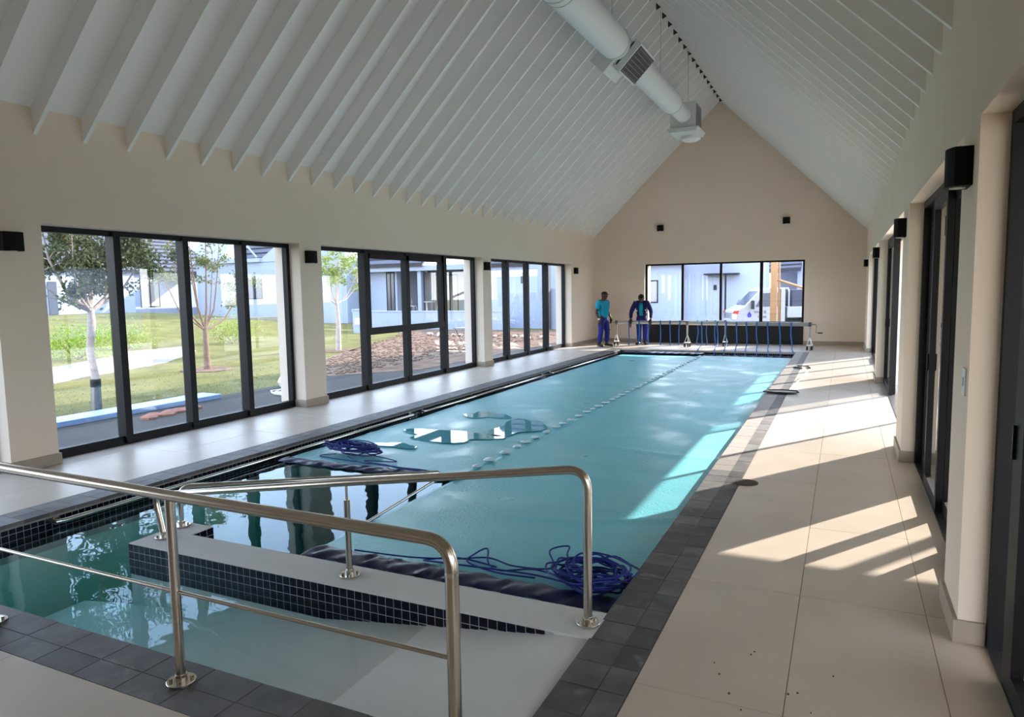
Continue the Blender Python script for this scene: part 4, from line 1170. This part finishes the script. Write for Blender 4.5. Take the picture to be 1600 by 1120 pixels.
for i, (x_, y_) in enumerate(((-14.3, 12.4), (-14.7, 17.9))):
    o = MB().tube([(x_, y_, -0.17), (x_, y_, -0.128)], 0.62, 24).build('tree_ring', M['soil'])
    tag(o, ['round soil ring around the thin open-branched tree', 'round soil ring around the light green tree'][i], 'soil ring', kind='structure')


def shrub(loc, r, label, n, m_, size=0.09, group=None):
    t = empty('shrub', loc); tag(t, label, 'shrub', group); rr_ = random.Random(int(abs(loc[0] * 7 + loc[1] * 13)))
    st = MB(); lf = MB()
    for i in range(7):
        e_ = Vector((rr_.gauss(0, r[0] * 0.4), rr_.gauss(0, r[1] * 0.4), r[2] * rr_.uniform(0.7, 1.5))); st.tube([(0, 0, 0), e_ * 0.5, e_], [0.015, 0.01, 0.004], 5)
    leaves(lf, (0, 0, r[2]), r, n, size, rr_)
    st.build('stems', M['bark2'], t); tag(lf.build('foliage', m_, t, smooth=False), kind='stuff')


shrub((-20.6, 13.2, -0.15), (0.9, 1.1, 0.5), 'bright yellow-green shrub behind the path, left of the thin tree', 1500, M['shrub'])
shrub((-22.5, 16.2, -0.15), (0.8, 0.9, 0.45), 'low green shrub behind the path seen between the mullions', 1200, M['leaf3'])
shrub((-21.0, 19.5, -0.15), (0.8, 1.0, 0.5), 'rounded green shrub right of the thin tree, behind the path', 1300, M['leaf3'])
shrub((-18.6, 9.6, -0.15), (0.7, 0.9, 0.6), 'bright green shrub at the left edge of the nearest left window', 1500, M['shrub'])
for i, (x_, y_) in enumerate(((10.5, -1.5), (11.2, 3.2), (10.8, 8.6), (12, 14.2))):
    shrub((x_, y_, -0.12), (0.8, 0.9, 0.6), ['bright green shrub beyond the terrace, opposite the first right door', 'bright green shrub beyond the terrace, opposite the near right pillar', 'bright green shrub beyond the terrace, opposite the striped sun patch', 'bright green shrub beyond the terrace, opposite the open door'][i], 1200, M['shrub'])


# ------------------------------------------------------------------ houses
def fwindow(par, fac, c, a0, a1, z0, z1, m_=None, bars=1, depth=0.12, out=1):
    """window in a facade; fac 'x' facade at x=c seen from +x, 'y' facade at y=c seen from -y"""
    fr = MB(); t = 0.06
    def bx(p0, p1, q0, q1, d0, d1, mb):
        if fac == 'x': mb.box(c + d0, c + d1, p0, p1, q0, q1)
        else: mb.box(p0, p1, c - d1, c - d0, q0, q1)
    bx(a0, a1, z1 - t, z1, -0.02, 0.03, fr); bx(a0, a1, z0, z0 + t, -0.02, 0.03, fr); bx(a0, a0 + t, z0 + t, z1 - t, -0.02, 0.03, fr); bx(a1 - t, a1, z0 + t, z1 - t, -0.02, 0.03, fr)
    for i in range(bars):
        m0 = a0 + (a1 - a0) * (i + 1) / (bars + 1); bx(m0 - t / 2, m0 + t / 2, z0 + t, z1 - t, -0.02, 0.03, fr)
    f = fr.build('window', M['black'], par, smooth=False)
    pn = MB(); bx(a0 + t, a1 - t, z0 + t, z1 - t, 0.0, 0.012, pn); pn.build('pane', m_ or M['winglass'], f, smooth=False)


def roof(par, pts, m_=None, nm='roof', rows=0):
    o = MB().add(pts, [(0, 1, 2, 3)]).build(nm, m_ or M['slate_roof'], par, smooth=False); q = o.modifiers.new('t', 'SOLIDIFY'); q.thickness = 0.12
    if rows:
        a, b, c, d = [Vector(p) for p in pts]; nrm = (b - a).cross(d - a).normalized(); nrm = nrm if nrm.z > 0 else -nrm; mb = MB()
        for i in range(rows):
            t0_, t1_ = i / rows, (i + 0.86) / rows; p = [a.lerp(d, t0_), b.lerp(c, t0_), b.lerp(c, t1_), a.lerp(d, t1_)]
            mb.add([p[0] + nrm * 0.14, p[1] + nrm * 0.14, p[2] + nrm * 0.07, p[3] + nrm * 0.07, p[0] + nrm * 0.02, p[1] + nrm * 0.02], [(0, 1, 2, 3), (4, 5, 1, 0)])
        tag(mb.build('roof_courses', m_ or M['slate_roof'], o, smooth=False), kind='stuff')
    return o


# house A, sunlit white, far left
hA = empty('house', (0, 0, 0)); tag(hA, 'sunlit white house with slate roof behind the nearest tree', 'house')
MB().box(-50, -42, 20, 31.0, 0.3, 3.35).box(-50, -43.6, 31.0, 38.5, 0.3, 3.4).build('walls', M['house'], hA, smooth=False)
roof(hA, [(-41.7, 19.8, 3.3), (-41.7, 31.2, 3.3), (-46.5, 31.2, 6.6), (-46.5, 19.8, 6.6)], rows=11)
roof(hA, [(-43.2, 31.2, 3.35), (-43.2, 38.7, 3.35), (-47, 38.7, 6.2), (-47, 31.2, 6.2)], rows=10)
MB().box(-42.0, -41.93, 25.45, 25.95, 0.72, 2.65).build('door', M['winglass'], hA, smooth=False)
fwindow(hA, 'x', -42, 29.0, 29.6, 1.5, 2.6)
fwindow(hA, 'x', -43.6, 32.6, 34.1, 0.95, 2.95, M['curtain'])
MB().box(-43.6, -41.4, 34.1, 36.4, 3.0, 3.12).build('porch_slab', M['black'], hA, smooth=False)
MB().box(-41.55, -41.45, 36.2, 36.3, 0.6, 3.0).build('porch_post', M['black'], hA, smooth=False)
mb = MB().prism([(38.5, 3.3), (41.6, 6.9), (44.5, 3.3)], -47, -43.4, 'x').build('gable', M['house'], hA, smooth=False)
# blue-shaded house
hB = empty('house', (0, 0, 0)); tag(hB, 'white house in blue shade with small two-pane window beyond the lawn', 'house')
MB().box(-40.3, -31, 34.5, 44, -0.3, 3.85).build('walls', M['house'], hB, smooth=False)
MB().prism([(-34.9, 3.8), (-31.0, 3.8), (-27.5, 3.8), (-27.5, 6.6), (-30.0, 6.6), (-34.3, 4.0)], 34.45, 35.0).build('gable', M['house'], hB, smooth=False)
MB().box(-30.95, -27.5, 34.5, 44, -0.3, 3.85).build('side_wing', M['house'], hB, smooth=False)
MB().box(-40.5, -34.3, 34.3, 34.6, 3.8, 4.05).build('parapet', M['house'], hB, smooth=False)
roof(hB, [(-37.2, 35.0, 4.0), (-33.9, 35.0, 4.05), (-31.5, 38.5, 7.2), (-36.0, 38.5, 7.2)], rows=9)
MB().tube([(-36.4, 34.40, 5.8), (-34.6, 34.4, 4.1)], 0.06, 6).build('verge', M['house'], hB)
fwindow(hB, 'y', 34.5, -35.66, -34.36, 1.4, 2.68)
# garden wall
gw = empty('garden_wall', (-19, 29.5, -0.3)); tag(gw, 'low white garden wall in front of the veranda house', 'wall')
MB().box(-4.2, 4.6, 0, 0.2, 0, 1.04).build('wall_body', M['house'], gw, smooth=False)
MB().box(-4.25, 4.65, -0.03, 0.23, 1.0, 1.06).build('wall_cap', M['house'], gw, smooth=False)
mp = empty('meter_box', (-20.13, 26, -0.2)); tag(mp, 'white meter pillar on the lawn beside the garden wall', 'meter box')
MB().box(-0.3, 0.3, 0, 0.4, 0, 1.1).build('pillar', M['house'], mp, smooth=False)
MB().box(-0.2, 0.2, -0.02, 0, 0.45, 0.75).build('door', M['switch'], mp, smooth=False)
MB().box(-0.34, 0.34, -0.04, 0.44, 1.1, 1.15).build('pillar_cap', M['house'], mp, smooth=False)
# veranda house
hC = empty('house', (0, 0, 0)); tag(hC, 'white house with open veranda and slim post behind the garden wall', 'house')
MB().box(-27.3, -25.7, 36, 42, -0.3, 3.05).box(-25.7, -25.55, 36, 37, -0.3, 3.05).build('front_room', M['house'], hC, smooth=False)
MB().box(-25.0, -24.85, 36, 41, -0.3, 3.0).box(-25.0, -19.0, 39.8, 42, -0.3, 3.3).box(-27.3, -18.4, 35.4, 36.0, 2.95, 3.25).box(-27.3, -18.4, 36, 42, 3.1, 3.25).build('veranda_walls', M['house'], hC, smooth=False)
MB().box(-23.1, -22.85, 35.6, 35.85, -0.2, 3.0).build('veranda_post', M['house'], hC, smooth=False)
fwindow(hC, 'y', 36.0, -25.62, -25.0, 0.5, 2.9, M['winglass'])
fwindow(hC, 'y', 39.8, -24.6, -22.7, 0.1, 2.8, M['curtain'], bars=2)
fwindow(hC, 'y', 39.8, -21.8, -20.2, 1.9, 2.7, M['winglass'])
MB().box(-21.9, -20.0, 39.2, 39.8, 0.6, 1.5).build('barbecue', M['patio'], hC, smooth=False)
roof(hC, [(-27.2, 35.2, 3.3), (-22.5, 35.2, 3.3), (-23.5, 40, 6.3), (-27.2, 40, 6.3)], rows=9)
MB().box(-19.9, -18.15, 36, 42, -0.3, 4.6).build('right_wing', M['house'], hC, smooth=False)
fwindow(hC, 'y', 36.0, -19.8, -19.2, 0.3, 2.5)
fwindow(hC, 'y', 36.0, -18.9, -18.4, 1.5, 2.5)
hD = empty('house', (0, 0, 0)); tag(hD, 'tall white house with slate roof seen through the far left window', 'house')
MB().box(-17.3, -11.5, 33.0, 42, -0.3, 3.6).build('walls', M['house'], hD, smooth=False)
roof(hD, [(-18, 32.8, 3.0), (-14.8, 32.8, 3.0), (-14.8, 36.5, 6.4), (-18, 36.5, 6.4)], rows=9)
fwindow(hD, 'y', 33.0, -15.1, -14.85, 2.05, 2.6)
bw = empty('boundary_wall', (0, 31, -0.3)); tag(bw, 'tall white boundary wall beyond the bare soil', 'wall')
MB().box(-16.0, -9.0, 0, 0.2, 0, 2.05).build('wall_body', M['house'], bw, smooth=False)
MB().box(-12.9, -12.6, -0.35, -0.05, 0.0, 4.2).build('dark_pier', M['slate_roof'], bw, smooth=False)
# veranda furniture


def patio_chair(loc, rz, label):
    c = empty('patio_chair', loc, rz); tag(c, label, 'chair', 'white patio furniture')
    MB().tube([(0, 0, 0.44), (0, 0, 0.47)], 0.22, 16).build('seat', M['white'], c)
    b = MB(); b.tube([(0.2 * math.cos(a), 0.2, 0.72 + 0.22 * math.sin(a)) for a in [2 * PI * i / 14 for i in range(15)]], 0.015, 6)
    for k in (-0.08, 0.08): b.tube([(k + 0.07 * math.cos(a), 0.2, 0.72 + 0.07 * math.sin(a)) for a in [2 * PI * i / 10 for i in range(11)]], 0.012, 5)
    b.tube([(-0.1, 0.2, 0.46), (-0.1, 0.2, 0.54)], 0.015, 6).tube([(0.1, 0.2, 0.46), (0.1, 0.2, 0.54)], 0.015, 6); b.build('backrest', M['white'], c)
    for sx in (-1, 1):
        for sy in (-1, 1): MB().tube([(sx * 0.14, sy * 0.14, 0.44), (sx * 0.2, sy * 0.2, 0)], 0.015, 6).build('leg', M['white'], c)


patio_chair((-24.5, 37.2, 0.36), PI * 0.5, 'white ornate patio chair left of the veranda table')
patio_chair((-22.5, 37.2, 0.36), -PI * 0.5, 'white ornate patio chair right of the veranda table')
pt = empty('patio_table', (-23.5, 37.2, 0.36)); tag(pt, 'white round patio table on the veranda', 'table')
MB().tube([(0, 0, 0.7), (0, 0, 0.73)], 0.5, 20).build('tabletop', M['white'], pt)
MB().tube([(0, 0, 0), (0, 0, 0.7)], 0.04, 8).build('pedestal', M['white'], pt)
ver = MB().box(-25.6, -19.0, 35.8, 39.8, -0.3, 0.36).build('veranda_floor', M['patio'], hC, smooth=False)
# low table + leaning sticks seen through far-left window
ot = empty('work_table', (-10.5, 19.2, -0.13)); tag(ot, 'grey folding work table outside the far left window', 'table')
MB().box(-0.5, 0.5, -0.3, 0.3, 0.66, 0.69).build('tabletop', M['track'], ot, smooth=False)
for sx in (-0.45, 0.45):
    for sy in (-0.25, 0.25): MB().tube([(sx, sy, 0.66), (sx * 0.9, -sy, 0)], 0.012, 6).build('leg', M['track'], ot)

# far building, behind the far window
hE = empty('house', (0, 0, 0)); tag(hE, 'white single-storey building with a door behind the far window', 'house')
MB().box(-11.2, -7.5, 36, 42, -0.4, 2.95).box(-7.5, -3.62, 36.6, 39.4, -0.4, 3.9).build('walls', M['house'], hE, smooth=False)
MB().box(-11.25, -5.0, 35.6, 36.1, 2.85, 3.0).build('eave', M['slate_roof'], hE, smooth=False)
fwindow(hE, 'y', 36.0, -9.7, -8.7, 0.93, 2.1, M['curtain'])
dd = MB().box(-6.35, -5.58, 36.54, 36.6, -0.1, 2.2).build('entrance_door', M['house'], hE, smooth=False)
dd['label'] = 'plain white entrance door'
MB().box(-6.0, -5.85, 36.50, 36.54, 1.55, 1.8).build('door_number', M['black'], dd, smooth=False)
MB().box(-6.40, -4.75, 35.9, 36.6, 2.3, 2.37).build('door_canopy', M['black'], hE, smooth=False)
MB().box(-5.38, -5.30, 35.95, 36.03, -0.25, 2.3).build('canopy_post', M['black'], hE, smooth=False)
hF = empty('house', (0, 0, 0)); tag(hF, 'white house with grey slate roof behind the truck', 'house')
MB().box(-3.6, 6, 42, 50, -0.4, 2.6).build('walls', M['house'], hF, smooth=False)
roof(hF, [(-4.6, 39.8, 2.45), (-2.1, 39.8, 2.55), (-2.0, 44, 5.0), (-4.6, 44, 5.0)], rows=12)
MB().box(-2.3, 0.5, 40.4, 42, -0.4, 4.5).build('front_gable', M['house'], hF, smooth=False)
fwindow(hF, 'y', 40.4, -1.9, -1.3, 1.5, 2.3)

# timber post and brace just outside the far window
tp = empty('timber_post', (-2.10, 24.5, -0.30)); tag(tp, 'thick pine timber post standing outside the far window', 'post')
MB().box(-0.10, 0.10, -0.1, 0.1, 0, 3.4).build('post', M['timber'], tp, smooth=False)
MB().box(0.13, 0.19, 0.0, 0.06, 0, 3.0).build('side_batten', M['timber'], tp, smooth=False)
MB().box(0.19, 0.23, 0.0, 0.1, 0, 1.9).build('side_plank', M['bark2'], tp, smooth=False)
MB().tube([(0.1, 0.02, 2.2), (0.62, 0.05, 2.02), (1.5, 0.1, 1.72)], 0.045, 4).build('brace', M['timber'], tp, smooth=False)

# ------------------------------------------------------------------ truck (front faces -x)
TA = math.radians(180 + 22)
tk = empty('small_truck', (-4.28, 29.75, -0.28), TA); tag(tk, 'small white pickup truck with a blue drop emblem behind the far window', 'truck')
prof = [(0.02, 0.35), (0.02, 0.62), (-0.05, 1.0), (-0.42, 1.18), (-1.02, 1.80), (-1.25, 1.90), (-1.95, 1.90), (-2.02, 1.80), (-2.02, 0.45), (-1.6, 0.45)]
cab = MB().prism(prof + [(-1.50, 0.62), (-1.22, 0.74), (-0.92, 0.62), (-0.82, 0.38)], -0.80, 0.80)
cab.build('cab', M['truck'], tk, smooth=False, bevel=0.03)
nrm = Vector((0.72, 0, 0.70))
ws = MB().add([(-0.46, -0.70, 1.225), (-0.46, 0.70, 1.225), (-1.0, 0.62, 1.785), (-1.0, -0.62, 1.785)], [(0, 1, 2, 3)]).build('windscreen', M['winglass'], tk, smooth=False); ws.modifiers.new('t', 'SOLIDIFY').thickness = 0.03
for sy in (-1, 1):
    q = MB().prism([(-0.86, 1.17), (-1.14, 1.70), (-1.82, 1.72), (-1.86, 1.17)], sy * 0.795, sy * 0.815).build('side_window', M['winglass'], tk, smooth=False)
    MB().prism([(-0.42, 0.62), (-0.82, 0.40)] [:0] + [(-0.80, 1.12), (-0.80, 0.60), (-1.93, 0.50), (-1.93, 1.12)], sy * 0.80, sy * 0.806).build('door_panel', M['truck'], tk, smooth=False)
    MB().box(0.0, 0.06, min(sy * 0.5, sy * 0.8), max(sy * 0.5, sy * 0.8), 0.68, 0.92).prism([(0.05, 0.68), (0.05, 0.92), (-0.16, 0.96), (-0.10, 0.68)], min(sy * 0.79, sy * 0.82), max(sy * 0.79, sy * 0.82)).build('headlight', M['chrome'], tk, smooth=False)
    MB().prism([(0.06, 0.90), (-0.02, 1.02), (-0.22, 1.02), (-0.16, 0.88)], min(sy * 0.79, sy * 0.825), max(sy * 0.79, sy * 0.825)).build('indicator', M['red'], tk, smooth=False)
    MB().box(-0.75, -0.65, min(sy * 0.88, sy * 1.05), max(sy * 0.88, sy * 1.05), 1.08, 1.42).build('mirror', M['rubber'], tk, smooth=False, bevel=0.02)
    MB().tube([(-0.7, sy * 0.8, 1.2), (-0.7, sy * 0.9, 1.2)], 0.015, 6).build('mirror_arm', M['rubber'], tk)
    for xw in (-1.2, -3.6):
        wh = MB().tube([(xw, sy * 0.62, 0.32), (xw, sy * 0.80, 0.32)], 0.31, 24).build('wheel', M['rubber'], tk)
        MB().tube([(xw, sy * 0.80, 0.32), (xw, sy * 0.81, 0.32)], 0.17, 16).build('hubcap', M['alu'], wh)
MB().box(-0.02, 0.10, -0.80, 0.80, 0.30, 0.55).build('bumper', M['truck'], tk, smooth=False, bevel=0.03)
MB().box(0.10, 0.11, -0.5, 0.5, 0.34, 0.44).build('air_intake', M['rubber'], tk, smooth=False)
for zz in (0.72, 0.80, 0.88): MB().box(0.02, 0.035, -0.45, 0.45, zz, zz + 0.03).build('grille_slat', M['track'], tk, smooth=False)
for sx in (-0.3, 0.3): MB().tube([(-0.44, sx, 1.24), (-0.50, sx - 0.35, 1.33)], 0.01, 5).build('wiper', M['rubber'], tk)
MB().box(-4.7, -2.1, -0.8, 0.8, 0.72, 1.16).build('load_bed', M['truck'], tk, smooth=False, bevel=0.02)
MB().box(-4.6, -2.0, -0.35, 0.35, 0.45, 0.72).build('chassis', M['rubber'], tk, smooth=False)
MB().box(-4.6, -2.3, -0.74, 0.74, 1.16, 1.82).build('canvas_load', M['canvas'], tk, smooth=False)
for xr in (-2.15, -3.4, -4.65):
    MB().tube([(xr, -0.8, 1.16), (xr, -0.8, 1.75), (xr, -0.7, 1.88), (xr, 0.7, 1.88), (xr, 0.8, 1.75), (xr, 0.8, 1.16)], 0.03, 8).build('load_hoop', M['truck'], tk)
# marks on the visible side (local +y after the turn faces the camera)
dp = [(0, 0.16)] + [(0.085 * math.cos(a), -0.0 + 0.085 * math.sin(a)) for a in [PI * 0.15 - (PI * 1.3) * i / 12 for i in range(13)]]
MB().prism([(-0.62 + x_, 0.83 + z_) for x_, z_ in dp], 0.807, 0.812).build('drop_emblem', M['logo'], tk, smooth=False)


def text(par, s_, loc, size, m_, name='lettering'):
    cu_ = bpy.data.curves.new(name, 'FONT'); cu_.body = s_; cu_.size = size; cu_.extrude = 0.003; o = bpy.data.objects.new(name, cu_); col.objects.link(o); o.parent = par
    cu_.materials.append(m_); o.parent = None
    dg = bpy.context.evaluated_depsgraph_get(); dg.update(); me = bpy.data.meshes.new_from_object(o.evaluated_get(dg)); bpy.data.objects.remove(o)
    o = bpy.data.objects.new(name, me); col.objects.link(o); o.parent = par
    o.location = loc; o.rotation_euler = (PI / 2, 0, PI); return o


text(tk, 'Well B', (-0.80, 0.812, 0.90), 0.17, M['darkbrown'])
text(tk, 'Cent', (-0.94, 0.812, 0.72), 0.17, M['darkbrown'])

# ------------------------------------------------------------------ right-hand outside
cn = empty('terrace_canopy', (0, 0, 2.47)); tag(cn, 'flat white canopy over the terrace outside the near right doors', 'canopy')
MB().box(OR, 5.5, -6, 8.63, 0, 0.16).build('slab', M['canopy'], cn, smooth=False)
for x_, y_ in ((2.58, 8.3), (5.3, 1.0)): MB().box(x_ - 0.05, x_ + 0.05, y_ - 0.04, y_ + 0.04, -2.53, 0).build('post', M['canopy'], cn, smooth=False)
hG = empty('house', (0, 0, 0)); tag(hG, 'white house with slate roof beyond the terrace on the right', 'house')
MB().box(17, 26, 4, 24, -0.3, 3.2).build('walls', M['house'], hG, smooth=False)
roof(hG, [(16.8, 3.8, 3.1), (16.8, 24.2, 3.1), (21.5, 24.2, 6.2), (21.5, 3.8, 6.2)], rows=12)
fwindow(hG, 'x', 17.0, 8, 10, 0.9, 2.2); fwindow(hG, 'x', 17.0, 15, 17, 0.9, 2.2)
